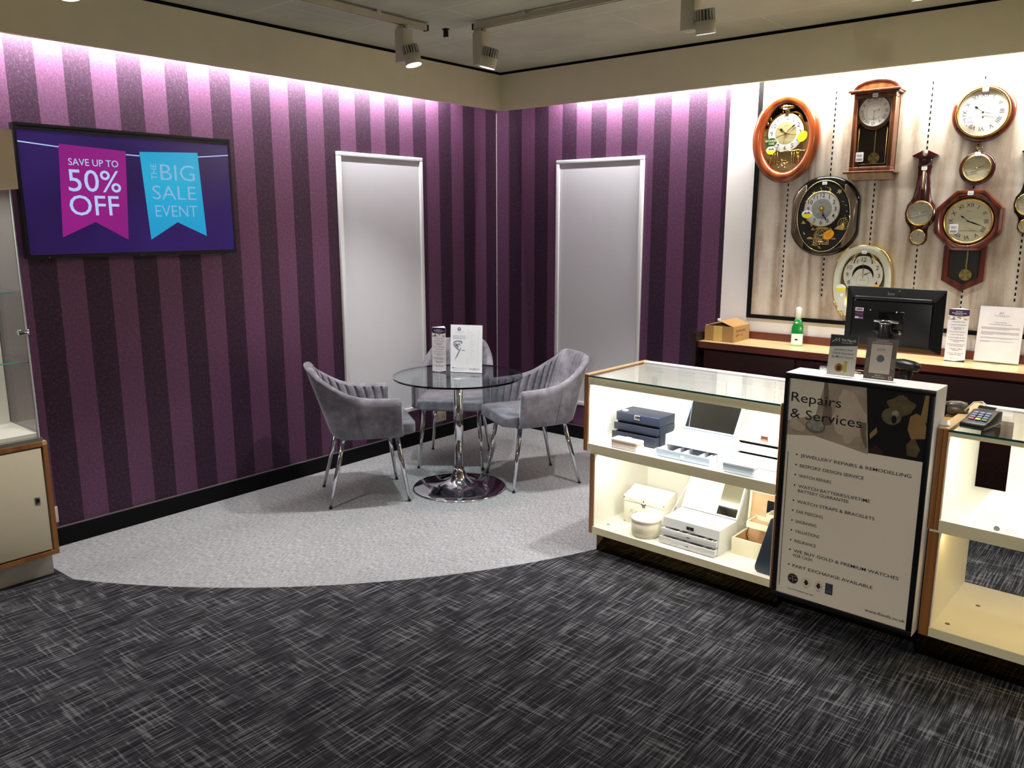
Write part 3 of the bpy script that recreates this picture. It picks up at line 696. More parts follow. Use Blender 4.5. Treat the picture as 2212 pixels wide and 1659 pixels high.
mb.flat([(-.03, .035), (-.012, .028), (0, .034), (.012, .028), (.03, .035), (.012, .022), (-.012, .022)], .0571, M('dial_ivory'))
mb.text('RHYTHM', 0, -.032, .005, ink, .0573); mb.build('dial', c)
mb = MB(); mb.X = Matrix.Translation((.003, .045, 0)); hand(mb, 0, .085, .002, M('hand_bronze', (90, 66, 34), .3, .5), .058, back=.02); hand(mb, 68, .055, .003, M('hand_bronze'), .060); mb.lathe([(.004, .058), (.004, .063)], brass, 12); mb.build('hands', c)
mb = MB(); mb.flat(ofn(.05), .057 + .007, clk_glass); mb.build('glass', c)
mb = MB(); mb.prism(circ(.028, 32, sy=.8), 0, .001, white, X=Matrix.Translation((-.112, -.035, .066))); mb.prism(circ(.028, 24, sy=.8, a0=180, a1=360), .001, .0013, yel, X=Matrix.Translation((-.112, -.035, .066))); mb.build('sticker', c)
mb = MB(); mb.prism(circ(.02, 28), 0, .001, org, X=Matrix.Translation((.085, -.028, .066))); mb.text('Try me', .085, -.028, .007, ink, .0675); mb.build('sticker', c)
mb = MB(); mb.box(-.125, -.085, -.17, -.045, .066, .067, M('info_paper', (208, 204, 190), .5)); mb.prism(circ(.010, 20, -.105, -.075), .067, .0674, white); mb.build('information_tag', c)
price(c, .004, .178, .068, .028, .018)

# --- banjo barometers
def banjo(name_label, x, zmain, s=1.0, dial=None, body=None, grp=None):
    c = thing('barometer', name_label, 'barometer', WR(x, zmain))
    hw = [(-.128, .040), (-.150, .046), (-.178, .036), (-.130, .046)]
    pts = [(.0, -.180), (.030, -.172), (.046, -.148), (.047, -.122), (.036, -.096), (.048, -.075), (.072, -.045), (.081, 0), (.072, .045), (.050, .075), (.036, .100), (.032, .13), (.036, .165), (.030, .20), (.026, .24), (.030, .255), (.034, .262), (.034, .305), (-.034, .305)]
    pr = pts[:-1]; poly = pr + [(-a, b) for a, b in pr[::-1] if a > 0]
    poly = [(a * s, b * s) for a, b in poly]
    mb = MB(); mb.prism(poly, PZ, .036, body, bev=.005); mb.build('body', c)
    mb = MB()
    for sx_ in (-1, 1): mb.prism([(sx_ * .014 * s, .338 * s), (sx_ * .012 * s, .315 * s), (0, .305 * s), (sx_ * .058 * s, .305 * s), (sx_ * .066 * s, .312 * s)], PZ, .05, body)
    mb.box(-.045 * s, .045 * s, .298 * s, .306 * s, PZ, .048, body, .002); mb.build('pediment', c)
    mb = MB(); mb.lathe([(.008, 0), (.006, .012), (.009, .018), (.002, .032)], M('ivory_finial', (220, 206, 170), .4), 14, X=Matrix.Translation((0, .308 * s, .03)) @ Matrix.Rotation(-math.pi / 2, 4, 'X')); mb.build('finial', c)
    mb = MB(); mb.box(-.008, .008, .13 * s, .232 * s, .036, .039, gold_l, .001); mb.cyl((0, .14 * s, .041), (0, .225 * s, .041), .0018, .0018, white, 8); mb.build('thermometer', c)
    for yy, r, nm in ((0, .064, 'dial'), (-.129, .036, 'small_dial')):
        yy *= s; r *= s
        mb = MB(); mb.X = Matrix.Translation((0, yy, 0)); mb.prism(circ(r, 44), .034, .040, dial); ticks(mb, r * .62, r * .70, 40, dgrey_ink, .0404, .0003)
        if r > .05:
            for i, t in enumerate(('Stormy', 'Rain', 'Change', 'Fair', 'Very Dry')): mb.text(t, 0, r * .80, .0065, ink, .0405, X=Matrix.Rotation(R(110 - 55 * i), 4, 'Z'), bold=.02)
        mb.build(nm, c)
        mb = MB(); mb.X = Matrix.Translation((0, yy, 0)); mb.lathe([(r + .005, .036), (r + .004, .046), (r - .001, .048), (r - .003, .041)], brass, 44, cap0=False, cap1=False); mb.build('bezel', c)
        mb = MB(); mb.X = Matrix.Translation((0, yy, 0)); hand(mb, 75 if r > .05 else 15, r * .75, .0014, ink, .042, back=r * (.55 if r > .05 else .1)); mb.lathe([(.003, .041), (.003, .045)], brass, 10); mb.build('hands', c)
        mb = MB(); mb.flat(circ(r * .97, 36, 0, yy), .046, clk_glass); mb.build('glass', c)
    return c
c = banjo('dark red mahogany banjo barometer with pediment, left of the octagonal clock', 3.155, 1.704, 1, dial_s, darkm)
price(c, 0, .245, .037, .028, .022)
c = banjo('black banjo barometer with cream dials, cut off by the right picture edge', 3.668, 1.747, .85, dial_c, gblack)
c = None

# ------------------------------------------------------------------ television
c = thing('television', 'wall-mounted black television showing pink and blue sale banners', 'television', WL(-2.962, 1.797))
mb = MB(); mb.box(-.30, .30, -.2, .2, .003, .04, matblack); mb.box(-.556, .556, -.316, .316, .03, .078, black, .004); mb.build('housing', c)
mb = MB(); mb.frame(-.556, .556, -.316, .316, .012, .078, .083, black); mb.box(-.544, .544, .283, .304, .078, .0815, black); mb.box(-.544, .544, -.304, -.296, .078, .0815, black); mb.text('Panasonic', 0, -.3125, .004, steel, .0834)
mb.prism(circ(.0015, 8, -.46, -.310), .083, .0834, white); mb.build('bezel', c)
scr = screen('screen_purple', (33, 15, 68), (46, 24, 92), 1.0); spk = screen('screen_magenta', (146, 26, 126), (132, 22, 118), 1.0); scy = screen('screen_cyan', (36, 168, 208), (30, 150, 200), 1.0)
stx = screen('screen_text_blue', (176, 200, 240), None, 1.0); stg = screen('screen_text_grey', (130, 176, 212), None, 1.0)
mb = MB(); mb.rect(-.544, .544, -.296, .283, .0795, scr)
Z = .0799; o = -2.962; v0 = 1.797
P2 = lambda l: [(y - o, z - v0) for y, z in l]
mb.flat(P2([(-3.515, 2.031), (-3.325, 2.015), (-3.325, 2.010), (-3.515, 2.025)]), Z, stx); mb.flat(P2([(-3.002, 1.998), (-2.931, 1.996), (-2.931, 1.991), (-3.002, 1.993)]), Z, stx)
mb.flat(P2([(-2.606, 2.009), (-2.419, 2.029), (-2.419, 2.024), (-2.606, 2.004)]), Z, stx)
mb.flat(P2([(-3.350, 1.582), (-3.186, 1.656), (-3.027, 1.566), (-3.002, 2.012), (-3.325, 2.028)]), Z, spk)
mb.flat(P2([(-2.906, 1.564), (-2.751, 1.655), (-2.585, 1.579), (-2.606, 2.029), (-2.930, 2.014)]), Z, scy)
Z = .0803
def tv(t, y0, y1, zb, zt, m, bold=0, rot=0): mb.text(t, (y0 + y1) / 2 - o, zb - v0, zt - zb, m, Z, w=y1 - y0, bold=bold, rot=rot)
tv('SAVE UP TO', -3.288, -3.046, 1.930, 1.963, stx, .015); tv('50%', -3.298, -3.042, 1.806, 1.912, stx, .004); tv('OFF', -3.303, -3.060, 1.690, 1.788, stx, .004)
tv('BIG', -2.826, -2.632, 1.876, 1.960, stg, -.008); tv('SALE', -2.878, -2.632, 1.775, 1.848, stg, -.008); tv('EVENT', -2.870, -2.632, 1.684, 1.746, stg, -.008)
mb.text('THE', -2.846 - o, 1.917 - v0, .032, stg, Z, w=.082, rot=R(90), bold=.01)
mb.build('screen', c)

# ------------------------------------------------------------------ whiteboards / blank poster panels
wb = M('grey_white_panel', (206, 207, 211), .38, var=.01, spec=.4); wbf = M('white_alu_frame', (214, 214, 214), .35, var=.01)
for lab, FM, x0, x1 in (('tall blank grey-white panel in white frame behind the left chair', WL(-1.218, 1.188), -.380, .380), ('tall blank grey-white panel in white frame on the right wall', WR(.985, 1.188), -.376, .376)):
    c = thing('wall_panel', lab, 'board', FM, 'tall blank framed panels')
    mb = MB(); mb.box(x0 + .01, x1 - .01, -.91, .91, .001, .012, wb); mb.build('panel', c)
    mb = MB(); mb.frame(x0, x1, -.918, .918, .028, .0, .024, wbf, bev=.003); mb.build('frame', c)

# ------------------------------------------------------------------ sockets
sock = M('socket_white', (200, 192, 172), .4)
for lab, y in (('double socket low on the purple wall behind the middle chair', -.690), ('double socket low on the wall beside the left cabinet', -3.555)):
    c = thing('power_socket', lab, 'socket', WL(y, .173), 'wall sockets')
    mb = MB(); mb.box(-.066, .066, -.043, .043, 0, .008, sock, .002); mb.build('faceplate', c)
    for s_ in (-1, 1):
        mb = MB(); mb.box(s_ * .045 - .006, s_ * .045 + .006, .008, .030, .008, .011, sock, .001); mb.build('switch', c)
        mb = MB()
        for dx, dy in ((0, .006), (-.009, -.014), (.009, -.014)): mb.box(s_ * .032 + dx - .003, s_ * .032 + dx + .003, dy - .004, dy + .004, .0078, .0086, matblack)
        mb.build('socket_holes', c)

# ------------------------------------------------------------------ left showcase
cab_cream = M('cabinet_cream', (214, 204, 176), .45, var=.01)
CY = -3.640
c = thing('display_cabinet', 'cream display cabinet with oak trim and lit glass showcase at the left edge', 'cabinet', LOC(0, CY, 0))
mb = MB(); mb.box(.0, .33, -1.4, -.012, 0, .115, M('toe_kick_grey', (196, 192, 182), .5)); mb.build('toe_kick', c)
mb = MB(); mb.box(.0, .395, -1.4, 0, .115, .135, oak); mb.box(.0, .395, -.020, 0, .135, .648, oak); mb.box(.0, .395, -1.4, -.02, .645, .665, oak); mb.box(.0, .395, -.02, 0, .648, .665, oak_top)
mb.box(0, .37, -1.4, -.02, .135, .645, M('carcass_cream', (222, 214, 190), .5)); mb.build('base_unit', c)
d = MB(); d.box(.372, .392, -.62, -.028, .144, .637, cab_cream, .001); door = d.build('door', c)
mb = MB(); mb.box(.392, .3945, -.079, -.055, .375, .410, steel, .001); mb.box(.3945, .3955, -.074, -.060, .383, .402, black); mb.build('lock', door)
d = MB(); d.box(.372, .392, -1.22, -.628, .144, .637, cab_cream, .001); d.build('door', c)
alu = M('aluminium_track', (168, 166, 160), .3, .8)
mb = MB(); mb.box(.350, .385, -1.4, -.012, .665, .683, alu); mb.build('door_track', c)
mb = MB(); mb.box(.01, .35, -1.4, -.02, .665, .70, case_white); mb.box(0, .012, -1.4, -.03, .70, 1.80, case_white); mb.box(.012, .05, -.16, -.03, .70, 1.80, case_white); mb.build('showcase_lining', c)
mb = MB(); mb.box(.02, .36, -.026, -.020, .683, 1.795, glass); mb.build('side_glass', c)
mb = MB(); mb.box(.364, .370, -1.4, -.018, .683, 1.795, glass); mb.box(.360, .3725, -.022, -.018, .683, 1.795, M('frosted_edge', (190, 200, 196), .4)); mb.build('front_glass', c)
for z, mm in ((1.03, 0), (1.345, 0)):
    mb = MB(); mb.box(.03, .33, -1.3, -.045, z, z + .006, glass); mb.box(.33, .332, -1.3, -.045, z, z + .006, M('glass_edge_light', (120, 200, 190), .1)); mb.build('shelf', c)
mb = MB(); mb.box(.352, .378, -.055, -.012, 1.16, 1.185, chrome, .003); mb.build('hinge', c)
mb = MB(); mb.box(.30, .306, -.055, -.012, 1.022, 1.028, steel); mb.build('shelf_clip', c)
mb = MB(); mb.box(0, .40, -1.4, .004, 1.797, 2.045, M('header_beige', (232, 212, 176), .5, var=.02), .002); mb.build('header', c)
area('showcase_light', (.26, -.6, 1.785), (0, 0, 0), .06, 1.0, P_SHOW, NEUT, c)

# ------------------------------------------------------------------ chairs
vel = velvet(); capb = M('black_cap', (10, 10, 10), .5)
def cr_spline(pts, t):
    n = len(pts) - 1; f = min(max(t, 0), 1) * n; i = min(int(f), n - 1); u = f - i
    p0 = pts[max(i - 1, 0)]; p1 = pts[i]; p2 = pts[i + 1]; p3 = pts[min(i + 2, n)]
    return tuple(.5 * ((2 * b) + (-a + c_) * u + (2 * a - 5 * b + 4 * c_ - d_) * u * u + (-a + 3 * b - 3 * c_ + d_) * u ** 3) for a, b, c_, d_ in zip(p0, p1, p2, p3))
HALF = [((-.195, 0, .41), (-.335, 0, .832)), ((-.195, .09, .41), (-.332, .09, .830)), ((-.190, .165, .41), (-.318, .165, .820)), ((-.168, .218, .41), (-.280, .205, .785)), ((-.115, .250, .41), (-.195, .240, .730)),
        ((-.03, .264, .41), (-.095, .258, .678)), ((.06, .268, .41), (.01, .266, .655)), ((.14, .269, .41), (.11, .269, .649)), ((.205, .268, .41), (.198, .268, .645))]
def shell_pt(s):
    """s in -1..1 around the shell"""
    a = abs(s); sg = 1 if s >= 0 else -1
    b = cr_spline([h[0] for h in HALF], a); t = cr_spline([h[1] for h in HALF], a)
    return Vector((b[0], b[1] * sg, b[2])), Vector((t[0], t[1] * sg, t[2]))
def chair_shell():
    mb = MB(); NS = 168; grid = []; NCH = 28
    for i in range(NS + 1):
        s = -1 + 2 * i / NS; b, t = shell_pt(s); b2, t2 = shell_pt(min(1, s + .004)); b1, t1 = shell_pt(max(-1, s - .004))
        tg = ((t2 - t1) + (b2 - b1)); tg.z = 0; tg.normalize(); nin = Vector((-tg.y, tg.x, 0))
        if nin.dot(Vector((.05, 0, 0)) - Vector((b.x, b.y, 0))) < 0: nin = -nin
        ch = abs(math.sin(math.pi * NCH * (i / NS))) ** .4
        endk = min(1, (1 - abs(s)) / .025); endk = math.sin(endk * math.pi / 2)
        th = .046; row = []
        H_ = t - b
        # rounded front top corner of the arms
        drop = .022 * (1 - endk) 
        for v, off in ((0, .035), (.02, .012), (.06, 0), (.2, 0), (.4, 0), (.6, 0), (.8, 0), (.92, .001)): row.append(b + H_ * v + nin * (off + .012 * (1 - endk)) - Vector((0, 0, drop * v)))
        for k in range(7):
            a = math.pi * k / 6; row.append(t + nin * (th / 2 - math.cos(a) * th / 2) * 1.0 + Vector((0, 0, -.018 - drop + math.sin(a) * .018)) + nin * .002)
        for v in (.92, .82, .7, .58, .46, .34, .22, .14):
            p = b + H_ * v + nin * (th - .008 + .013 * ch * min(1, (v - .1) * 4) - .010 * (1 - endk)); row.append(p - Vector((0, 0, drop * v)))
        grid.append(row)
    n = len(grid[0]); vs = [tuple(p) for r in grid for p in r]; fs = []
    for i in range(NS):
        for j in range(n): k = (j + 1) % n; fs.append((i * n + j, (i + 1) * n + j, (i + 1) * n + k, i * n + k))
    fs.append(tuple(range(n))); fs.append(tuple(range(NS * n, NS * n + n))[::-1])
    mb.add(vs, fs, vel, True); return mb
def chair_proto():
    root = thing('armchair', '', 'chair', None, 'grey velvet armchairs round the glass table')
    o = chair_shell().build('backrest', root); smooth_by_angle(o, 60)
    mb = MB(); sp = [(-.15, -.215), (.10, -.222), (.20, -.222)] + [(.245 + .045 * math.cos(R(a)), -.175 + .045 * math.sin(R(a))) for a in range(-90, 1, 18)] + [(.245 + .045 * math.cos(R(a)), .175 + .045 * math.sin(R(a))) for a in range(0, 91, 18)] + [(.20, .222), (.10, .222), (-.15, .215)]
    mb.prism(sp, .418, .482, vel, bev=.014, seg=4); o = mb.build('seat', root)
    mb = MB(); e = [(x * .985, y * .985, .470) for x, y in sp]; mb.tube(e, .0022, vel, 6); mb.build('piping', o)
    # vertical side seam on the shell
    mb = MB()
    for s_ in (.63, -.63):
        b, t = shell_pt(s_); b.y += .001 * (1 if s_ > 0 else -1); t.y += .001 * (1 if s_ > 0 else -1); mb.tube([b.lerp(t, k) + Vector((0, .0008 if s_ > 0 else -.0008, 0)) for k in (.06, .3, .6, .9)], .0012, M('seam_thread', (70, 70, 76), .8), 5)
    mb.build('seam', root)
    mb = MB(); mb.frame(-.150, .195, -.19, .19, .02, .400, .412, chrome); mb.box(-.14, .18, -.18, .18, .408, .420, capb); mb.build('seat_frame', root)
    for (fx, fy, tx, ty) in ((.236, .222, .175, .185), (.236, -.222, .175, -.185), (-.232, .212, -.135, .165), (-.232, -.212, -.135, -.165)):
        mb = MB(); mb.tube([(tx, ty, .412), ((tx + fx) / 2, (ty + fy) / 2, .21), (fx, fy, .006)], .01, chrome, 14, rad=[.0155, .0125, .0095]); lg = mb.build('leg', root)
        mb = MB(); mb.cyl((fx, fy, 0), (fx, fy, .008), .0105, .0105, capb, 14); mb.build('foot_cap', lg)
    return root
def copy_tree(o, parent=None):
    c_ = o.copy(); COL.objects.link(c_); c_.parent = parent
    for ch in o.children: copy_tree(ch, c_)
    return c_
ch1 = chair_proto(); ch1['label'] = 'grey velvet armchair on the left, seen from behind its arm'; 
ch2 = copy_tree(ch1); ch2['label'] = 'grey velvet armchair on the right, beside the display counter'
ch3 = copy_tree(ch1); ch3['label'] = 'grey velvet armchair behind the glass table, facing the viewer'
ch1.matrix_world = LOC(.586, -1.937, 0, 57.7); ch2.matrix_world = LOC(1.196, -1.027, 0, -116.8); ch3.matrix_world = LOC(.505, -1.035, 0, -55.6)

# ------------------------------------------------------------------ round glass table
TC = (.950, -1.472); TH = .728
c = thing('round_table', 'round glass table on a chrome trumpet base', 'table', LOC(*TC))
mb = MB(); mb.lathe([(.295, 0), (.296, .006), (.285, .010), (.22, .016), (.15, .025), (.10, .038), (.068, .056), (.048, .080), (.038, .110), (.031, .13)], chrome, 96); mb.build('base', c)
mb = MB(); mb.lathe([(.0295, .12), (.0295, .705)], chrome, 40); mb.build('pedestal', c)
mb = MB(); mb.lathe([(.030, .700), (.075, .712), (.075, .716), (.02, .7165)], steel, 40); mb.build('mounting_plate', c)
tg = thin_glass('table_glass', (0.86, 0.93, 0.93), 1.62)
mb = MB(); mb.prism(circ(.400, 96), .717, TH, tg, m_side=M('dark_glass_edge', (6, 22, 20), .08, spec=.8)); mb.build('tabletop', c)

# leaflets
pur = M('leaflet_purple', (52, 22, 62), .4)
photo_strip = cellnoise('leaflet_photo_strip', [(206, 120, 110), (238, 226, 190), (60, 60, 40), (240, 240, 236), (120, 100, 60)], 90, .4)
def tower_face(mb, w, h, X):
    mb.rect(-w / 2, w / 2, 0, h, .0004, M('leaflet_white', (232, 228, 230), .4), X)
    top = [(w / 2, h), (-w / 2, h), (-w / 2, h * .885)] + [(-w / 2 + w * t, h * .885 - .006 * math.sin(math.pi * t)) for t in (.25, .5, .75)] + [(w / 2, h * .885)]
    mb.flat(top[::-1] if False else [top[1], top[2], top[3], top[4], top[5], top[6], top[0]], .0008, pur, X)
    mb.flat([(-w / 2, 0), (w / 2, 0), (w / 2, .012), (0, .003), (-w / 2, .005)], .0008, pur, X)
    mb.rect(-w / 2, w / 2, h * .80, h * .855, .0007, photo_strip, X)
    for t, y, s_ in (('Exclusive', .963, .010), ('Wedding Service', .930, .012), ("Here's How", .902, .009)): mb.text(t, 0, h * y - .004, s_ * w / .1 * .6, white, .0012, X=X, bold=.015)
    rows = [('1. Breakfast Ideas', .755), ('2. Lifetime Guarantee', .70), ('3. Free Ring Size', .645), ('Adjustment', .617), ('4. Free Annual Inspection', .565), ('5. Free Valuation', .51), ('6. Free Design Service', .455), ('7. Personal Shopping', .405), ('Service', .377), ('8. Discount Voucher off', .325), ('Your Wedding Gifts', .297), ('9. Change of Mind', .24), ('Guarantee', .212), ('10. Over 140 Years of', .155), ('Quality & Value', .127), ('fhinds.co.uk', .06)]
    for t, y in rows: mb.text(t, 0, h * y, .0052, ink if y > .08 else grey_ink, .0012, w=min(w * .82, len(t) * .0036 * w / .095), X=X, bold=.02)
def leaflet_tower(label, x, y, z, deg, w=.095, h=.285):
    """triangular leaflet prism, first face towards local -Y"""
    c = thing('leaflet_tower', label, 'leaflet stand', LOC(x, y, z, deg))
    r = w / math.sqrt(3); P3 = [(-w / 2, -r / 2), (w / 2, -r / 2), (0, r)]
    mb = MB(); mb.prism(P3, 0, h - .002, white); mb.build('card_body', c)
    for k in range(3):
        p, q = P3[k], P3[(k + 1) % 3]; mx = ((p[0] + q[0]) / 2, (p[1] + q[1]) / 2)
        X = FR((mx[0], mx[1], 0), (q[0] - p[0], q[1] - p[1], 0), (0, 0, 1)); mb = MB(); tower_face(mb, w * .985, h, X); mb.build('printed_panel', c)
    return c
leaflet_tower('three-sided wedding service leaflet on the glass table', .795, -1.462, TH + .001, 20, .094, .283)
# counter card (easel)
c = thing('table_card', 'white A4 easel card with diamond ring photo on the glass table', 'sign card', LOC(.943, -1.390, TH + .001, 26.3))
ring_dark = M('ring_dark_ink', (70, 76, 96), .4); ring_mid = M('ring_mid_ink', (176, 180, 200), .4); card_w = M('card_white', (242, 243, 245), .35, var=.005)
XT = Matrix.Rotation(R(-4), 4, 'X'); CW, CHh = .206, .297
mb = MB(); Xf = XT @ FR((0, -.0, .002), (1, 0, 0), (0, 0, 1)); mb.box(-CW / 2, CW / 2, 0, CHh, -.003, 0, card_w, X=Xf)
mb.text('ROCK SOLID', -.087, .222, .0098, ring_mid, .0006, w=.082, al='L', X=Xf); mb.text('REASSURANCE', -.087, .209, .0098, ring_mid, .0006, w=.082, al='L', X=Xf)
mb.prism(circ(.0105, 28), 0, .0006, ink, X=Xf @ Matrix.Translation((-.047, .270, 0))); mb.flat(circ(.0035, 12, -.050, .2715), .0009, card_w, Xf); mb.flat(circ(.0035, 12, -.044, .2715), .0009, card_w, Xf); mb.flat([(-.051, .266), (-.043, .266), (-.047, .262)], .0009, card_w, Xf)
mb.text('ANCHORCERT', -.047, .249, .0055, ring_mid, .0006, w=.056, X=Xf)
st = [(-.088 + .004, .178), (-.083, .187), (-.070, .195), (-.055, .198), (-.040, .197), (-.030, .193)]
mb.tube([tuple(Xf @ Vector((a, b, .0008))) for a, b in st], .0012, ring_dark, 5)
mb.flat([(-.086, .176), (-.07, .193), (-.05, .197), (-.033, .192), (-.040, .172), (-.055, .160), (-.072, .164)], .0005, M('ring_light_ink', (214, 218, 232), .4), Xf)
for pp in ([(-.084, .176), (-.066, .155), (-.048, .142)], [(-.033, .196), (-.026, .192), (-.032, .184)], [(-.075, .181), (-.058, .172), (-.045, .180), (-.040, .170)], [(-.062, .168), (-.052, .160), (-.058, .155)], [(-.07, .165), (-.06, .175)]):
    mb.tube([tuple(Xf @ Vector((a, b, .0008))) for a, b in pp], .0014, ring_dark, 5)
mb.flat([(-.042, .150), (-.030, .158), (-.052, .112), (-.078, .072), (-.060, .112)], .0006, ring_mid, Xf); mb.flat([(-.040, .141), (-.037, .143), (-.058, .105), (-.074, .078), (-.060, .108)], .0008, ring_dark, Xf)
mb.flat([(-.030, .140), (-.008, .142), (-.012, .138), (-.030, .136)], .0006, ring_mid, Xf)
for i in range(23):
    mb.prism(circ(.0014, 8, .080 - i * .0004, .262 - i * .0095), 0, .0005, M('pale_grey_ink', (170, 172, 178), .5), X=Xf)
    if i < 6 or i > 17: mb.prism(circ(.0022 if i in (0, 18) else .0015, 8, .014 - i * .0003, .264 - i * .0098), 0, .0005, M('pale_grey_ink'), X=Xf)
    if i % 2: mb.rect(.024, .040 + (i % 5) * .004, .262 - i * .0095, .2632 - i * .0095, .0005, M('fine_print', (214, 214, 218), .5), Xf)
for i in range(5): mb.prism(circ(.0058, 20, .026 + i * .0135, .022), 0, .0006, dgrey_ink, X=Xf); mb.prism(circ(.0040, 18, .026 + i * .0135, .022), .0006, .0009, card_w if i != 2 else ring_mid, X=Xf)
mb.prism(circ(.004, 16, -.085, .026), 0, .0006, ink, X=Xf); mb.rect(-.075, -.06, .024, .027, .0005, M('pale_grey_ink'), Xf); mb.rect(-.05, .01, .024, .0265, .0005, M('fine_print'), Xf); mb.rect(-.085, -.01, .012, .014, .0005, M('fine_print'), Xf)
mb.build('printed_front', c)
mb = MB(); mb.prism([(-.05, 0), (.05, 0), (.045, .27), (-.045, .27)], 0, .0025, matblack, X=Matrix.Translation((0, .078, 0)) @ Matrix.Rotation(R(10), 4, 'X') @ FR((0, 0, 0.0), (1, 0, 0), (0, 0, 1))); mb.build('easel_strut', c)

# ------------------------------------------------------------------ display counters (local frame: x along front, y to the back)
MK = Matrix.Translation((2.119, -1.790, 0)) @ Matrix.Rotation(-0.0276, 4, 'Z')
mirror_brown = M('bronze_mirror_plinth', (92, 76, 46), 0.05, 1.0, var=.08, vs=3)
ctop = .917
def counter(label, a0, a1, wl, seam, back_gap=None, low_open=False, low_warm=False):
    c = thing('display_counter', label, 'counter', MK)
    b1 = .53
    ins = .004
    # wooden side panels
    mb = MB(); mb.box(a0, a0 + wl, 0, b1 + .02, .530, ctop, oak); mb.box(a0, a0 + wl, 0, b1 + .02, ctop, ctop + .004, oak_top)
    if wl > .03: mb.box(a0 + wl / 2 - .0006, a0 + wl / 2 + .0006, -.0006, 0, .53, ctop, matblack)
    mb.build('side_panel', c)
    mb = MB(); lo = a0 + (.04 if not low_open else .004); mb.box(lo, lo + wl, .004, b1, .1005, .5185, oak); mb.build('lower_side_panel', c)
    mb = MB(); mb.box(a1 - .024, a1, 0, b1 + .02, .530, ctop + .004, oak); mb.build('side_panel', c)
    mb = MB(); mb.box(a1 - .024, a1, .004, b1, .1005, .5185, oak); mb.build('lower_side_panel', c)
    ia, ib = a0 + wl, a1 - .024
    lia = lo + wl
    for bx in ((ia, ia + .004, .006, b1, .571, .906), (ib - .004, ib, .006, b1, .571, .906), (lia, lia + .004, .008, b1, .141, .5185), (ib - .004, ib, .008, b1, .141, .5185)):
        mb = MB(); mb.box(*bx, case_white); mb.build('side_lining', c)
    rz = .872 if not low_open else .893
    mb = MB(); mb.box(ia, ib, .0, .018, rz, .9095, cream_edge, .0008); mb.build('top_rail', c)
    mb = MB(); mb.box(ia, ib, -.004, b1 - .03, .910, .918, glass); mb.box(ia, ib, -.0046, -.004, .910, .918, glass_edge); mb.build('glass_top', c)
    mb = MB(); mb.box(ia, ib, -.0045, -.0015, .5725, .9095, glass); mb.build('front_glass', c)
    mb = MB(); mb.box(ia, ib, b1 - .03, b1 + .02, .87, .919, M('rail_white', (224, 222, 214), .4)); mb.build('back_rail', c)
    # mid shelf
    mb = MB(); mb.box(ia, ib, .0, b1, .5335, .571, case_white); mb.box(ia, ib, -.0008, 0, .5335, .5705, cream_edge); mb.box(lo, ib, .010, b1, .5185, .5335, cream_edge); mb.build('middle_shelf', c)
    mb = MB(); mb.box(lia, ib, .0, b1, .1045, .141, case_white); mb.box(lia, ib, -.0008, 0, .1045, .1405, cream_edge)
    for hx in (lia + .047, lia + .10) if low_open else (lia + .047,):
        mb.prism(circ(.009, 20, hx, .075 if hx < lia + .06 else .32), .141, .1413, M('plug_brown', (120, 82, 34), .5) if low_open else M('plug_grey', (150, 146, 138), .5))
    mb.build('bottom_shelf', c)
    mb = MB()
    if back_gap: mb.box(ia + back_gap, ib, b1 - .02, b1 - .008, .571, .87, case_white)
    else:
        mb.box(ia, ia + (ib - ia) * .55, b1 - .02, b1 - .010, .571, .87, case_white); mb.box(ia + (ib - ia) * .5, ib, b1 - .034, b1 - .024, .571, .87, case_white)
        mb.box(ia + (ib - ia) * .5 - .001, ia + (ib - ia) * .5, b1 - .035, b1 - .02, .571, .87, M('door_edge_grey', (170, 170, 166), .5))
        mb.box(ia + .05, ia + .085, b1 - .0215, b1 - .02, .80, .845, M('door_pull', (216, 214, 208), .4))
    mb.build('sliding_back', c)
    if not low_open: mb = MB(); mb.box(lia, ib, b1 - .02, b1 - .010, .141, .5185, case_white); mb.build('lower_back', c)
    mb = MB(); mb.box(lo + .025 if not low_open else a0 - .005, a1, .040, b1 - .02, 0, .1043, mirror_brown); mb.build('plinth', c)
    mb = MB(); mb.box(ia + .01, ib - .01, .019, .034, rz + .006, rz + .014, M('led_housing', (210, 210, 210), .4)); mb.build('light_strip', c)
    return c, ia, ib, lia
k1, ia, ib, lia = counter('left display counter with glass top, lit white shelves of jewellery boxes', 0.0, 1.030, .024, 0)
area('counter_light', ((ia + ib) / 2, .040, .872), (R(38), 0, 0), .94, .015, P_CASE, COOL, k1)
area('counter_light', ((ia + ib) / 2, .035, .516), (R(38), 0, 0), .90, .012, P_CASE_LOW, (1, .98, .92), k1)
k2, ia2, ib2, lia2 = counter('right display counter with glass top, nearly empty shelves glowing yellow', 1.601, 2.95, .036, 0, back_gap=.12, low_open=True)
area('counter_light', ((ia2 + ib2) / 2, .035, .890), (R(38), 0, 0), 1.25, .012, P_CASE2, (1, .93, .76), k2)
area('counter_light', ((ia2 + ib2) / 2, .030, .516), (R(38), 0, 0), 1.25, .010, P_CASE2_LOW, (1, .74, .30), k2)
# middle cash unit behind the lightbox
c = thing('cash_desk', 'dark cash desk unit between the two counters, behind the lightbox', 'desk', MK)
dk = wood('dark_red_brown_wood', (30, 10, 7), (48, 17, 10), 0, 8, .5, 0)
mb = MB(); mb.box(1.034, 1.597, .15, .50, .1045, .880, dk); mb.build('carcass', c)
mb = MB(); mb.box(1.034, 1.597, .14, .53, .880, .905, wood('desk_top_oak', (190, 140, 72), (212, 164, 94), 0, 14, .35, .3)); mb.build('worktop', c)
mb = MB(); mb.box(1.034, 1.593, .12, .46, 0, .1043, mirror_brown); mb.build('plinth', c)

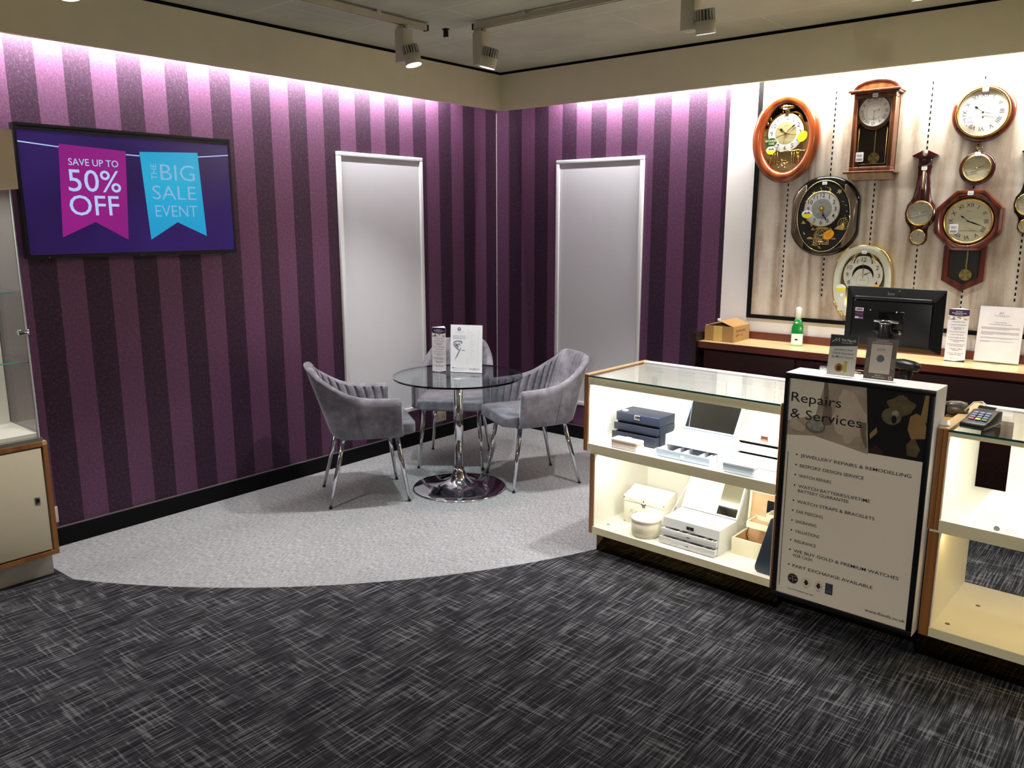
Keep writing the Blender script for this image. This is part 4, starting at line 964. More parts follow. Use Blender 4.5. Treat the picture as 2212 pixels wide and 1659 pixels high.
# ------------------------------------------------------------------ lightbox sign
SF = -.055
SX = MK @ FR((0, SF, 0), (1, 0, 0), (0, 0, 1))   # u = a, v = z, n = towards customer
c = thing('lightbox_sign', 'tall black-framed Repairs & Services poster box between the counters', 'sign', SX)
sa0, sa1, sz0, sz1 = 1.0385, 1.5965, .1045, 1.0645
mb = MB(); mb.box(sa0, sa1, sz0, sz1, -.145, -.004, M('sign_box_white', (222, 218, 212), .4), .0015); mb.build('box', c)
mb = MB(); mb.frame(sa0 + .001, sa1 - .001, sz0 + .001, sz1 - .001, .020, -.004, .004, M('sign_frame_black', (10, 10, 14), .3, var=.02), bev=.0015); mb.build('frame', c)
sp_bg = M('poster_warm_white', (240, 228, 206), .5, var=.01)
mb = MB(); pa0, pa1, pz0, pz1 = 1.0585, 1.5765, .1245, 1.0445
mb.rect(pa0, pa1, pz0, pz1, -.0035, sp_bg)
QA = lambda a: 1.0345 + (a - 1.024) * (1.5955 - 1.0345) / (1.590 - 1.024)
QZ = lambda z: .1045 + (z - .0925) * (1.0645 - .1045) / (1.0585 - .0925)
A_ = lambda l: [(QA(a), QZ(z)) for a, z in l]
z1_, z2_, z3_, z4_, z5_ = -.0031, -.0027, -.0023, -.0019, -.0015
sep1 = M('photo_sepia_mid', (164, 148, 126), .5, var=.2, vs=12); sep2 = M('photo_sepia_light', (222, 212, 190), .5, var=.06, vs=14); sep3 = M('photo_sepia_dark', (112, 98, 82), .5, var=.2, vs=18)
sep4 = M('photo_sepia_skin', (190, 172, 148), .5, var=.12, vs=16); pd = M('photo_black', (14, 12, 9), .4, var=.2); pb = M('photo_brown', (92, 78, 46), .5, var=.3, vs=30); pt = M('photo_tan', (150, 116, 70), .5, var=.15); pr_ = M('photo_dark_red', (46, 20, 12), .5)
ps = M('photo_silver', (150, 146, 130), .3, var=.3, vs=60)
mb.flat(A_([(1.044, .775), (1.373, .778), (1.346, 1.045), (1.044, 1.045)]), z1_, sep1)
mb.flat(A_([(1.044, .86), (1.10, .88), (1.16, .90), (1.19, 1.045), (1.044, 1.045)]), z2_, sep2)
mb.flat(A_([(1.19, .90), (1.215, .92), (1.20, 1.045), (1.185, 1.045)]), z2_, sep3); mb.flat(A_([(1.190, .86), (1.226, .87), (1.222, .94), (1.197, .95)]), z3_, sep3)
mb.flat(A_([(1.044, .80), (1.16, .815), (1.25, .80), (1.373, .778), (1.373, .77), (1.044, .773)]), z2_, sp_bg)
def finger(pts, rads, z, m):
    l = []; r = []
    for i, (a, b) in enumerate(pts):
        p = pts[max(i - 1, 0)]; q = pts[min(i + 1, len(pts) - 1)]; dx, dy = q[0] - p[0], q[1] - p[1]; L = math.hypot(dx, dy); nx, ny = -dy / L, dx / L
        l.append((a + nx * rads[i], b + ny * rads[i])); r.append((a - nx * rads[i], b - ny * rads[i]))
    mb.flat(A_(l + r[::-1]), z, m)
mb.flat(A_([(1.225, .90), (1.26, 1.02), (1.30, 1.01), (1.355, .93), (1.362, .85), (1.30, .83), (1.25, .84)]), z2_, sep4)
finger([(1.262, .99), (1.262, .93), (1.256, .87), (1.250, .845)], [.016, .022, .021, .010], z3_, sep4); finger([(1.315, .95), (1.305, .88), (1.293, .83), (1.288, .808)], [.022, .022, .020, .010], z4_, sep4)
finger([(1.345, .90), (1.35, .85), (1.365, .80)], [.012, .010, .003], z4_, sep3)
finger([(1.06, .86), (1.09, .845), (1.12, .836)], [.022, .020, .010], z3_, sep4)
mb.flat([(QA(1.163) + .040 * math.cos(R(a)), QZ(.853) + .028 * math.sin(R(a))) for a in range(0, 360, 15)], z3_, sep3); mb.flat([(QA(1.163) + .034 * math.cos(R(a)), QZ(.858) + .022 * math.sin(R(a))) for a in range(0, 360, 15)], z4_, ps)
mb.flat(A_([(1.346, 1.045), (1.572, 1.045), (1.572, .786), (1.373, .784)]), z2_, pd)
mb.flat([(QA(1.475) + (.048 + .006 * math.sin(a_ * 5)) * math.cos(a_), QZ(.985) + (.036 + .005 * math.cos(a_ * 4)) * math.sin(a_)) for a_ in [i * .3 for i in range(21)]], z3_, pb)
mb.flat([(QA(1.445) + .035 * math.cos(R(a)), QZ(.94) + .032 * math.sin(R(a))) for a in range(0, 360, 15)], z4_, M('photo_olive', (96, 88, 62), .5, var=.3, vs=50)); mb.flat([(QA(1.458) + .012 * math.cos(R(a)), QZ(.953) + .012 * math.sin(R(a))) for a in range(0, 360, 20)], z5_, ps)
mb.flat([(QA(1.455) + .009 * math.cos(R(a)), QZ(.93) + .016 * math.sin(R(a))) for a in range(0, 360, 20)], z5_, pd)
mb.flat(A_([(1.51, .95), (1.53, .965), (1.555, .955), (1.572, .91), (1.572, .875), (1.52, .865), (1.505, .90)]), z4_, pt); mb.flat(A_([(1.555, 1.04), (1.572, 1.04), (1.572, .93), (1.545, .95)]), z3_, pt)
mb.flat(A_([(1.505, .84), (1.53, .875), (1.555, .83), (1.545, .80), (1.512, .80)]), z3_, pb); mb.flat(A_([(1.372, .86), (1.395, .89), (1.40, .87), (1.376, .84)]), z3_, pt); mb.flat(A_([(1.372, .80), (1.40, .82), (1.43, .80), (1.425, .785), (1.373, .785)]), z3_, pr_)
tit = M('poster_title_ink', (16, 12, 20), .5)
mb.text('Repairs', QA(1.059), QZ(.944), QZ(.983) - QZ(.944), tit, .0, w=QA(1.258) - QA(1.059), al='L', bold=.0)
mb.text('& Services', QA(1.059), QZ(.877), QZ(.916) - QZ(.877), tit, .0, w=QA(1.341) - QA(1.059), al='L', bold=.0)
rows = [('JEWELLERY REPAIRS & REMODELLING', .718, 1.535, 1), ('BESPOKE DESIGN SERVICE', .675, 1.367, 1), ('WATCH REPAIRS', .632, 1.244, 1), ('WATCH BATTERIES/LIFETIME', .588, 1.397, 1), ('BATTERY GUARANTEE', .568, 1.317, 0), ('WATCH STRAPS & BRACELETS', .522, 1.419, 1), ('EAR PIERCING', .479, 1.222, 1), ('ENGRAVING', .436, 1.199, 1), ('VALUATIONS', .393, 1.214, 1), ('INSURANCE', .350, 1.203, 1), ('WE BUY GOLD & PREMIUM WATCHES', .307, 1.526, 1), ('FOR CASH', .287, 1.192, 0), ('PART EXCHANGE AVAILABLE', .241, 1.436, 1)]
for t, z, ae, bl in rows:
    mb.text(t, QA(1.113), QZ(z), .0130, ink, .0, w=QA(ae) - QA(1.113), al='L', bold=.010)
    if bl: mb.flat(circ(.0034, 14, QA(1.097), QZ(z + .0075)), .0, ink)
mb.rect(QA(1.060), QA(1.0623), QZ(.145), QZ(.733), .0, ink)
mb.flat(circ(.0215, 30, QA(1.118), QZ(.190)), .0, M('logo_plum', (44, 22, 34), .5)); ringm = M('logo_pale', (150, 132, 128), .5)
mb.rect(QA(1.1165), QA(1.1195), QZ(.177), QZ(.203), .0004, ringm); mb.rect(QA(1.104), QA(1.132), QZ(.200), QZ(.2015), .0004, ringm)
for s_ in (-1, 1): mb.flat(circ(.0055, 12, QA(1.118) + s_ * .012, QZ(.190), a0=180, a1=360), .0004, ringm)
for cx, mm in ((1.175, ink), (1.226, M('logo_maroon', (66, 20, 26), .5))):
    mb.tube([(QA(cx) + .019 * math.cos(R(a)) * (1 if cx < 1.2 else .75), QZ(.190) + .019 * math.sin(R(a)), .0003) for a in range(0, 361, 20)], .0004, grey_ink if cx < 1.2 else mm, 4)
    for dx, dy, r_ in ((0, .004, .005), (-.005, -.002, .0045), (.005, -.002, .0045), (0, -.007, .0055), (0, .010, .0025), (-.006, .007, .002), (.006, .007, .002)): mb.flat(circ(r_, 10, QA(cx) + dx, QZ(.190) + dy), .0004, mm)
    mb.rect(QA(cx) - .009, QA(cx) + .009, QZ(.166), QZ(.168), .0004, grey_ink)
mb.rect(QA(1.254), QA(1.284), QZ(.166), QZ(.213), .0, M('logo_slate_blue', (40, 56, 76), .5)); mb.tube([(QA(1.276) + .012 * math.cos(R(a)), QZ(.204) + .014 * math.sin(R(a)), .0004) for a in range(140, 300, 15)], .0007, ringm, 4)
for i in range(3): mb.rect(QA(1.258), QA(1.280), QZ(.182 - i * .004), QZ(.1832 - i * .004), .0004, ringm)
mb.text('Terms & Conditions may apply', QA(1.098), QZ(.140), .0062, ink, .0, w=QA(1.208) - QA(1.098), al='L'); mb.text('www.fhinds.co.uk', QA(1.414), QZ(.142), .0120, ink, .0, w=QA(1.564) - QA(1.414), al='L', bold=.012)
mb.build('poster', c)
mb = MB(); mb.rect(sa0 + .02, sa1 - .02, sz0 + .02, sz1 - .02, .0022, thin_glass('poster_acrylic', (.97, .97, .97), 1.28)); mb.build('cover_sheet', c)
mb = MB(); mb.box(1.56, 1.592, .1045, .150, -.185, -.146, sp_bg); mb.build('mounting_block', c)

# small cards standing on top of the lightbox
def small_card(label, a, b, deg, w_, h_, fn):
    X = MK @ Matrix.Translation((a, b, sz1 + .0005)) @ Matrix.Rotation(R(deg), 4, 'Z'); c = thing('card_stand', label, 'sign card', X)
    T_ = Matrix.Rotation(R(-9), 4, 'X') @ FR((0, 0, .0015), (1, 0, 0), (0, 0, 1))
    mb = MB(); mb.box(-w_ / 2 - .003, w_ / 2 + .003, 0, h_ + .004, .001, .0025, thin_glass('acrylic', (.97, .98, .98), 1.4), X=T_); mb.box(-w_ / 2 - .003, w_ / 2 + .003, 0, .002, -.030, .001, thin_glass('acrylic'), X=T_)
    mb.build('acrylic_holder', c)
    mb = MB(); mb.box(-w_ / 2, w_ / 2, .002, h_, -.0005, .0005, white, X=T_); fn(mb, w_, h_, T_); mb.build('printed_card', c); return c
dkg = M('card_dark_grey', (52, 48, 48), .5); lgb = M('card_light_greige', (228, 220, 206), .5); 
def f_march(mb, w_, h_, X):
    mb.rect(-w_ / 2, w_ / 2, .002, h_, .0008, lgb, X); mb.flat([(-w_ / 2, h_), (-w_ / 2, h_ * .70), (w_ / 2, h_ * .76), (w_ / 2, h_)], .0011, dkg, X)
    mb.text('TH March', w_ * .16, h_ * .84, .011, white, .0015, w=w_ * .52, X=X); mb.text('CHARTERED BROKERS', w_ * .12, h_ * .80, .003, white, .0015, w=w_ * .40, X=X)
    mb.tube([tuple(X @ Vector(p)) for p in ((-.045, h_ * .83, .0018), (-.038, h_ * .84, .0018), (-.028, h_ * .92, .0018), (-.030, h_ * .84, .0018), (-.018, h_ * .92, .0018), (-.018, h_ * .83, .0018))], .0011, white, 5)
    for t, y in (('Jewellery And', .62), ('Watch Insurance', .53), ('By March Guard', .44)): mb.text(t, 0, h_ * y, .0085, ink, .0013, w=w_ * (.66 if 'And' in t else .76), X=X, bold=.02)
    mb.flat(circ(.0165, 24, -.008, h_ * .20), .0012, M('card_gold', (196, 150, 60), .35, .5), X); mb.flat(rrect(.008, .022, h_ * .10, h_ * .38, .004, 3), .0014, M('card_pale_gold', (214, 200, 110), .35, .4), X); mb.rect(-.016, 0, h_ * .13, h_ * .24, .0016, M('card_brown', (70, 34, 16), .5), X)
    mb.tube([tuple(X @ Vector((-.008 + .005 * math.cos(R(a)), h_ * .24 + .007 * math.sin(R(a)), .0018))) for a in range(0, 181, 30)], .001, M('card_brown'), 5)
small_card('grey and white TH March insurance card on top of the lightbox', 1.236, -.006, 4, .104, .160, f_march)
def f_lox(mb, w_, h_, X):
    mb.rect(-w_ / 2, w_ / 2, .002, h_, .0008, M('lox_taupe', (112, 98, 90), .5), X); mb.rect(-w_ * .34, w_ * .34, h_ * .16, h_ * .86, .003, M('lox_pack', (200, 190, 176), .4), X); mb.box(-w_ * .34, w_ * .34, h_ * .16, h_ * .86, .0008, .0029, M('lox_pack'), X=X)
    mb.text('LOCKING', 0, h_ * .93, .0055, lgb, .0013, w=w_ * .42, X=X, bold=.01); mb.text('EARRING BACKS', 0, h_ * .88, .0055, lgb, .0013, w=w_ * .64, X=X, bold=.01)
    mb.text('LOX', 0, h_ * .71, .0085, ink, .0034, w=w_ * .27, X=X); mb.flat(circ(.014, 24, 0, h_ * .52), .0034, M('lox_disc', (150, 156, 158), .2, .7, var=.3, vs=80), X)
    for s_ in (-1, 1):
        for i in range(5): mb.tube([tuple(X @ Vector(p)) for p in ((s_ * w_ * .46, h_ * (.28 + i * .05), .0012), (s_ * w_ * .37, h_ * (.34 + i * .05), .0012))], .0005, lgb, 4)
    mb.text('Ask for a', 0, h_ * .10, .0055, white, .0013, w=w_ * .26, X=X, bold=.02); mb.text('demonstration', 0, h_ * .055, .0055, white, .0013, w=w_ * .44, X=X, bold=.02)
    mb.flat(circ(.0065, 16, w_ * .38, h_ * .075), .0012, white, X); mb.rect(w_ * .38 - .006, w_ * .38 + .006, h_ * .075 - .0015, h_ * .075 + .0015, .0015, M('flag_red', (180, 40, 36), .5), X); mb.rect(w_ * .38 - .0015, w_ * .38 + .0015, h_ * .075 - .006, h_ * .075 + .006, .0015, M('flag_red'), X)
small_card('brown LOX locking earring backs card on top of the lightbox', 1.375, .004, 4, .108, .158, f_lox)

# ------------------------------------------------------------------ jewellery boxes in the left counter
KB = lambda a, b, z, deg=0: MK @ Matrix.Translation((a, b, z)) @ Matrix.Rotation(R(deg), 4, 'Z')
ZU, ZL = .5715, .1417
def tier_box(label, a0, b0, wd, dp, col, clasp, grp=None, lidtag=True, h=(.060, .044, .050)):
    """three-tier jewellery box with stepped-out drawers; front towards -Y"""
    c = thing('jewellery_box', label, 'jewellery box', KB(a0, b0, ZU))
    lea = M(col[0], col[1], .45, var=.04, vs=30, bump=.1, bs=300); ins = M(col[0] + '_inside', col[2], .7)
    mb = MB(); mb.box(0, wd, .050, dp, 0, h[0] + h[1], lea, .002); mb.box(.004, wd - .004, .0495, .051, .006, h[0] + h[1] - .004, matblack); mb.build('body', c)
    for i, (z0, z1, st) in enumerate(((0.002, h[0] - .005, 0), (h[0], h[0] + h[1] - .006, .018))):
        d = MB(); d.box(0, wd, st, st + .006, z0, z1, lea, .0012); d.box(.004, .010, st + .006, .056, z0, z1 - .004, lea); d.box(wd - .010, wd - .004, st + .006, .056, z0, z1 - .004, lea); d.box(.01, wd - .01, st + .006, .056, z0, z0 + .004, ins); d.build('drawer', c)
    zt = h[0] + h[1]
    d = MB(); d.box(0, wd, .036, dp, zt + .001, zt + h[2], lea, .003); d.build('lid', c)
    mb = MB(); mb.box(wd / 2 - .017, wd / 2 + .017, .030, .036, zt + .018, zt + .042, clasp, .002); mb.build('clasp', c)
    if lidtag: mb = MB(); mb.box(.02, .045, .06, .08, zt + h[2], zt + h[2] + .006, white, .001, X=Matrix()); mb.build('price_tag', c)
    return c
tier_box('navy blue three-tier jewellery box with silver clasp on the upper shelf', .083, .128, .252, .185, ('navy_leather', (30, 36, 54), (22, 26, 38)), steel, h=(.057, .042, .046))
tier_box('blush pink three-tier jewellery box with rose-gold clasp on the upper shelf', .728, .160, .262, .19, ('blush_leather', (232, 220, 212), (220, 214, 206)), M('rose_gold', (206, 140, 112), .25, .9), lidtag=False, h=(.060, .044, .046))
def travel_case(label, a0, b0, col, band):
    c = thing('travel_case', label, 'jewellery box', KB(a0, b0, ZU))
    lea = M(col[0], col[1], .45, var=.02)
    mb = MB(); mb.prism(rrect(0, .155, 0, .068, .012, 4), 0, .026, lea, bev=.003); mb.build('base', c)
    mb = MB(); mb.prism(rrect(.0005, .1545, .0005, .0675, .012, 4), .027, .033, band); mb.build('zip', c)
    mb = MB(); mb.prism(rrect(0, .155, 0, .068, .012, 4), .034, .046, lea, bev=.004); mb.build('lid', c)
    mb = MB(); mb.box(.065, .092, .035, .05, .046, .053, white, .001); mb.build('price_tag', c)
    mb = MB(); mb.tube([(.155, .03, .030), (.165, .028, .026), (.170, .025, .012), (.172, .02, .001)], .002, lea, 6); mb.build('zip_pull', c)
travel_case('small pale pink travel jewellery case with tan zip, front left of the upper shelf', .150, .017, ('pale_pink_leather', (236, 222, 214)), M('tan_zip', (214, 172, 146), .5))
travel_case('small pale blue travel jewellery case at the front right of the upper shelf', .745, .016, ('pale_blue_leather', (214, 224, 232)), M('pale_zip', (200, 206, 210), .5))
# open pale blue box with mirror
bl = M('powder_blue_leather', (196, 208, 224), .45, var=.02); bli = M('powder_lining', (206, 204, 204), .7, var=.02); mirr = M('mirror', (205, 208, 210), .02, 1, var=.01)
def open_box(label, a0, b0, z, wd, b_body, b_dr, hb, lea, lin_, lid_h, lean, drawers, knob, cells, mirror_part=(0.03, .97)):
    c = thing('jewellery_box', label, 'jewellery box', KB(a0, b0, z)); t = .006
    db = b_body[1]; bb = b_body[0]
    mb = MB(); nd = len(drawers); zd = drawers[-1][1] if drawers else 0
    mb.box(0, t, bb, db, 0, hb, lea); mb.box(wd - t, wd, bb, db, 0, hb, lea); mb.box(t, wd - t, db - t, db, 0, hb, lea); mb.box(t, wd - t, bb, bb + t, zd + .003, hb, lea); mb.box(t, wd - t, bb, db - t, 0, .004, lea)
    mb.box(t, wd - t, bb + t, db - t, zd + .003, zd + .006, lin_); mb.build('body', c)
    mb = MB()
    for (x0, x1, y0, y1) in cells: mb.box(x0, x1, y0, y1, zd + .006, hb - .006, lin_)
    mb.build('dividers', c)
    for (z0, z1, out) in drawers:
        d = MB(); yf = b_dr + out; d.box(0, wd - .002, yf, yf + .005, z0, z1, lea, .001); d.box(.006, .011, yf + .005, bb + .06, z0, z1 - .003, lin_); d.box(wd - .013, wd - .008, yf + .005, bb + .06, z0, z1 - .003, lin_); d.box(.011, wd - .013, yf + .005, bb + .06, z0, z0 + .003, lin_)
        for q in (.28, .44, .74, .88): d.box(wd * q, wd * q + .003, yf + .005, bb + .04, z0, z1 - .006, lin_)
        dd = d.build('drawer', c)
        mb = MB(); mb.box(wd / 2 - .009, wd / 2 + .009, yf - .004, yf, (z0 + z1) / 2 - .004, (z0 + z1) / 2 + .004, knob, .0015); mb.build('knob', dd)
    LX = Matrix.Translation((0, db, hb + .001)) @ Matrix.Rotation(R(-lean), 4, 'X')
    mb = MB(); mb.box(0, wd, 0, .014, 0, lid_h, lea, .001, X=LX); mb.frame(0, wd, 0, lid_h, .007, 0, .010, lea, X=LX @ FR((0, 0, 0), (1, 0, 0), (0, 0, 1))); ld = mb.build('lid', c)
    mb = MB(); mb.box(wd * mirror_part[0], wd * mirror_part[1], -.0012, 0, .008, lid_h - .008, mirr, X=LX); mb.build('mirror', ld)
    mb = MB()
    mb.tube([(.004, bb + .06, hb - .002), tuple(LX @ Vector((.004, -.002, lid_h * .93)))], .002, lea, 6); mb.build('lid_strap', c)
    return c
cells = [(.09, .093, .09, .24), (.20, .203, .09, .24), (.01, .09, .12, .123), (.01, .09, .16, .163), (.203, .28, .13, .133)]
open_box('powder blue jewellery box with mirrored lid raised and lower drawer pulled out', .398, .037, ZU, .280, (.083, .243), 0, .088, bl, bli, .175, 32, [(.002, .038, 0)], white, cells)
wl_ = M('white_leatherette', (226, 226, 222), .4, var=.01); wli = M('white_lining', (236, 236, 234), .6)
c = open_box('large white jewellery box with raised lid and two open drawers on the lower shelf', .430, .040, ZL, .295, (.036, .215), 0, .122, wl_, wli, .17, 30, [(.003, .036, 0), (.042, .074, .014)], steel, [(.10, .103, .05, .20), (.20, .203, .05, .20), (.103, .20, .10, .103)], (.62, .97))
mb = MB(); mb.box(.126, .164, .032, .036, .088, .104, M('gunmetal', (50, 50, 54), .3, .6), .002); mb.prism(circ(.003, 10), 0, .002, chrome, X=Matrix.Translation((.145, .032, .096)) @ Matrix.Rotation(math.pi / 2, 4, 'X')); mb.build('clasp', c)
# keepsake chest
kc = M('keepsake_cream', (226, 222, 204), .55, var=.02); kt = M('keepsake_script', (196, 190, 176), .6)
c = thing('keepsake_box', 'cream keepsake chest with butterfly clasp and pale script at the left of the lower shelf', 'box', KB(.143, .166, ZL, 0))
mb = MB(); mb.box(0, .235, 0, .12, 0, .115, kc, .001); Xf = FR((0, 0, 0), (1, 0, 0), (0, 0, 1)); mb.text('Keepsake', .115, .055, .024, kt, .0006, w=.16, X=Xf, shear=.4); mb.text('Moments', .09, .015, .020, kt, .0006, w=.12, X=Xf, shear=.4)
for x in (.006, .229): mb.prism(circ(.004, 10, x, .006), 0, .001, steel, X=Xf)
mb.build('chest', c)
mb = MB(); mb.prism([(-.002, .116), (.122, .116), (.122, .172), (.105, .178), (-.002, .140)], -.002, .237, kc, X=Matrix(((0, 0, 1, 0), (1, 0, 0, 0), (0, 1, 0, 0), (0, 0, 0, 1))))
Xs = FR((0, -.0025, .140), (1, 0, 0), (0, .107, .038)); mb.text('Memories', .12, .045, .028, kt, .0008, w=.18, X=Xs, shear=.4); mb.text('Treasures', .10, .118 - .14, .014, kt, .0008, w=.15, X=FR((0, -.002, .140), (1, 0, 0), (0, 0, 1)), shear=.4)
for x in (.002, .118, .233): mb.prism(circ(.004, 10, x, .004), 0, .001, steel, X=FR((0, -.0025, .128), (1, 0, 0), (0, 0, 1)))
mb.build('lid', c)
mb = MB()
for s_ in (-1, 1):
    mb.prism([(0, 0), (s_ * .012, .010), (s_ * .013, .002), (s_ * .004, -.002), (s_ * .009, -.008), (s_ * .004, -.012), (0, -.004)], 0, .002, steel, X=FR((.118, -.002, .112), (1, 0, 0), (0, 0, 1)))
mb.build('butterfly_clasp', c)
# round box
c = thing('round_box', 'round cream lidded box at the front of the lower shelf', 'box', KB(.326, .088, ZL))
rb = M('round_cream', (214, 206, 182), .45, var=.02)
mb = MB(); mb.lathe([(.066, 0), (.068, .012), (.068, .013)], rb, 48); mb.lathe([(.071, .014), (.072, .016), (.072, .074), (.068, .075)], rb, 48); mb.build('body', c)
mb = MB(); mb.lathe([(.070, .0752), (.074, .077), (.074, .088), (.071, .091), (.04, .092)], M('round_lid', (226, 220, 204), .45, var=.01), 48); mb.build('lid', c)
mb = MB(); mb.box(-.012, .012, -.01, .01, .092, .0935, white, X=Matrix.Rotation(R(-10), 4, 'Z')); mb.build('price_tag', c)
# cream wooden cantilever box
cwd = M('cream_wood', (228, 220, 188), .45, var=.02); bir = wood('birch_inside', (196, 158, 116), (214, 178, 138), 0, 20, .5, .1)
c = thing('jewellery_box', 'cream box with birch interior, lifted cantilever tray and mirror lid, right of the lower shelf', 'jewellery box', KB(.748, .155, ZL))
mb = MB(); t = .008; mb.box(0, .25, 0, t, 0, .078, cwd); mb.box(0, .25, .165 - t, .165, 0, .078, cwd); mb.box(0, t, t, .165 - t, 0, .078, cwd); mb.box(.25 - t, .25, t, .165 - t, 0, .078, cwd); mb.box(t, .25 - t, t, .165 - t, 0, .004, bir)
mb.box(t, t + .001, t, .157, .004, .076, bir); mb.box(t, .242, .156, .157, .004, .076, bir); mb.build('base', c)
mb = MB(); mb.X = Matrix.Translation((.045, .05, .125)); mb.box(0, .2, 0, .006, 0, .028, cwd); mb.box(0, .2, .10, .106, 0, .028, cwd); mb.box(0, .006, .006, .10, 0, .028, cwd); mb.box(.194, .2, .006, .10, 0, .028, cwd); mb.box(.006, .194, .006, .10, 0, .003, bir); mb.box(.09, .093, .006, .10, .003, .026, bir); mb.box(.006, .09, .05, .053, .003, .026, bir); mb.build('tray', c)
mb = MB(); mb.X = Matrix.Translation((.12, .09, .170)); mb.box(0, .12, 0, .006, 0, .024, cwd); mb.box(0, .006, .006, .07, 0, .024, cwd); mb.box(.006, .12, .006, .07, 0, .003, bir); mb.build('tray', c)
mb = MB(); mb.tube([(.055, .055, .125), (.048, .05, .09), (.052, .06, .06)], .0022, M('dark_hinge', (40, 36, 32), .4, .6), 6); mb.build('hinge_arm', c)
mb = MB(); LX = Matrix.Translation((0, .166, .079)) @ Matrix.Rotation(R(-6), 4, 'X'); mb.box(0, .25, 0, .012, 0, .19, cwd, X=LX); mb.frame(0, .25, 0, .19, .010, 0, .012, cwd, X=LX @ FR((0, 0, 0), (1, 0, 0), (0, 0, 1))); mb.box(.010, .24, -.001, 0, .01, .18, bir, X=LX); ld = mb.build('lid', c)
mb = MB(); mb.box(.085, .21, -.003, -.001, .035, .15, mirr, X=LX); mb.build('mirror', ld)
# navy leather folder leaning against the side
c = MB(); X = FR((0, .045, 0), (1, 0, 0), (0, 0, 1))
c.prism([(.932, .1445), (.985, .143), (1.0, .143), (1.0, .408), (.990, .408), (.978, .398), (.920, .170), (.921, .153)], 0, .012, M('navy_slate_leather', (58, 68, 82), .45, var=.04), bev=.002, X=X)
o = c.build('leather_folder', MX=MK); tag(o, 'slate navy leather folder standing at the right end of the lower shelf', 'folder')
# small card in the right counter
c = MB(); c.X = Matrix.Translation((1.80, .02, .5712)); c.prism([(0, 0), (.03, 0), (.0, .018)], 0, .1, thin_glass('acrylic'), X=Matrix(((0, 0, 1, 0), (1, 0, 0, 0), (0, 1, 0, 0), (0, 0, 0, 1))))
c.flat(circ(.010, 12, .02, .008), .0008, grey_ink, FR((0, 0, .0), (1, 0, 0), (0, 0, 1))); 
for i in range(4): c.rect(.045, .085, .004 + i * .003, .0052 + i * .003, .0008, grey_ink, FR((0, 0, 0), (1, 0, 0), (0, 0, 1)))
tag(c.build('ticket_block', MX=MK), 'small clear ticket block with faint crest on the right counter shelf', 'ticket')

# ------------------------------------------------------------------ card reader, tissue, mouse, scanner, rail, monitor
c = thing('card_reader', 'black card payment terminal with coloured keys on the right glass counter', 'card reader', KB(1.695, .060, .9185, -8))
mb = MB(); mb.prism([(0, 0), (.175, 0), (.175, .045), (.12, .050), (.05, .022), (0, .018)], -.042, .042, black, bev=.004, X=Matrix(((0, 0, 1, 0), (1, 0, 0, 0), (0, 1, 0, 0), (0, 0, 0, 1)))); mb.build('body', c)
XK = FR((0, .048, .0225), (1, 0, 0), (0, .07, .028)); mb = MB(); kk = M('key_blue_grey', (110, 120, 150), .4)
for i in range(3):
    for j in range(4): mb.box(-.032 + i * .022, -.032 + i * .022 + .018, .006 + j * .015, .006 + j * .015 + .010, 0, .0025, kk if j else (M('key_red', (200, 60, 90), .4), M('key_yellow', (220, 200, 90), .4), M('key_green', (40, 150, 110), .4))[i], .001, X=XK)
mb.build('keypad', c)
mb = MB(); mb.rect(-.030, .030, .085, .105, .001, M('lcd_dark', (26, 28, 30), .1), XK); mb.build('screen', c)
mb = MB(); mb.tube([(-.005, .175, .03), (-.02, .20, .05), (-.045, .215, .062), (-.075, .215, .055), (-.10, .20, .02)], .003, M('pale_cable', (196, 190, 180), .4), 8); mb.build('cable', c)
c = MB(); bmx = [(random.uniform(-.018, .018), random.uniform(-.012, .012), random.uniform(0, .022)) for _ in range(24)]
bm = bmesh.new(); [bm.verts.new(p) for p in bmx]; bmesh.ops.convex_hull(bm, input=bm.verts[:])
for v in [v for v in bm.verts if not v.link_faces]: bm.verts.remove(v)
c.addbm(bm, white); tag(c.build('tissue', MX=KB(1.616, .035, .9215)), 'crumpled white tissue on the corner of the right counter', 'tissue')
c = thing('payment_handset', 'black handset with grey grip lying behind the card reader by the lightbox', 'handset', KB(1.560, .30, .906, 20))
mb = MB(); mb.lathe([(.001, -.055), (.022, -.045), (.031, -.01), (.032, .02), (.026, .045), (.001, .055)], M('grip_taupe', (70, 62, 52), .3), 24, X=Matrix.Translation((.02, 0, .030)) @ Matrix.Rotation(math.pi / 2, 4, 'Y') @ Matrix.Scale(.95, 4, (1, 0, 0))); mb.build('grip', c)
mb = MB(); mb.box(-.045, -.005, -.03, .03, 0, .05, black, .01, seg=3); mb.build('cradle', c)
c = thing('barcode_scanner', 'black barcode scanner head on a stand behind the lightbox', 'scanner', KB(1.415, .205, .906))
mb = MB(); mb.lathe([(.045, 0), (.045, .008), (.012, .016), (.011, .12)], black, 24); mb.build('stand', c)
mb = MB(); mb.cyl((0, 0, .10), (.004, 0, .185), .020, .026, black, 20); mb.build('handle', c)
mb = MB(); mb.X = Matrix.Translation((.008, -.01, .198)) @ Matrix.Rotation(R(8), 4, 'Y'); mb.lathe([(.001, -.052), (.024, -.046), (.034, -.02), (.034, .02), (.026, .044), (.001, .05)], black, 24, X=Matrix.Rotation(math.pi / 2, 4, 'Y') @ Matrix.Scale(.62, 4, (1, 0, 0))); mb.build('head', c)
c = thing('metal_rail', 'short polished metal rail behind the lightbox, left of the insurance card', 'rail', KB(1.045, .30, .906))
mb = MB(); mb.tube([(0, 0, .13), (.20, 0, .13)], .009, chrome, 16); mb.build('bar', c)
for x in (.03, .17): mb = MB(); mb.cyl((x, 0, 0), (x, 0, .125), .006, .006, steel); mb.build('post', c)
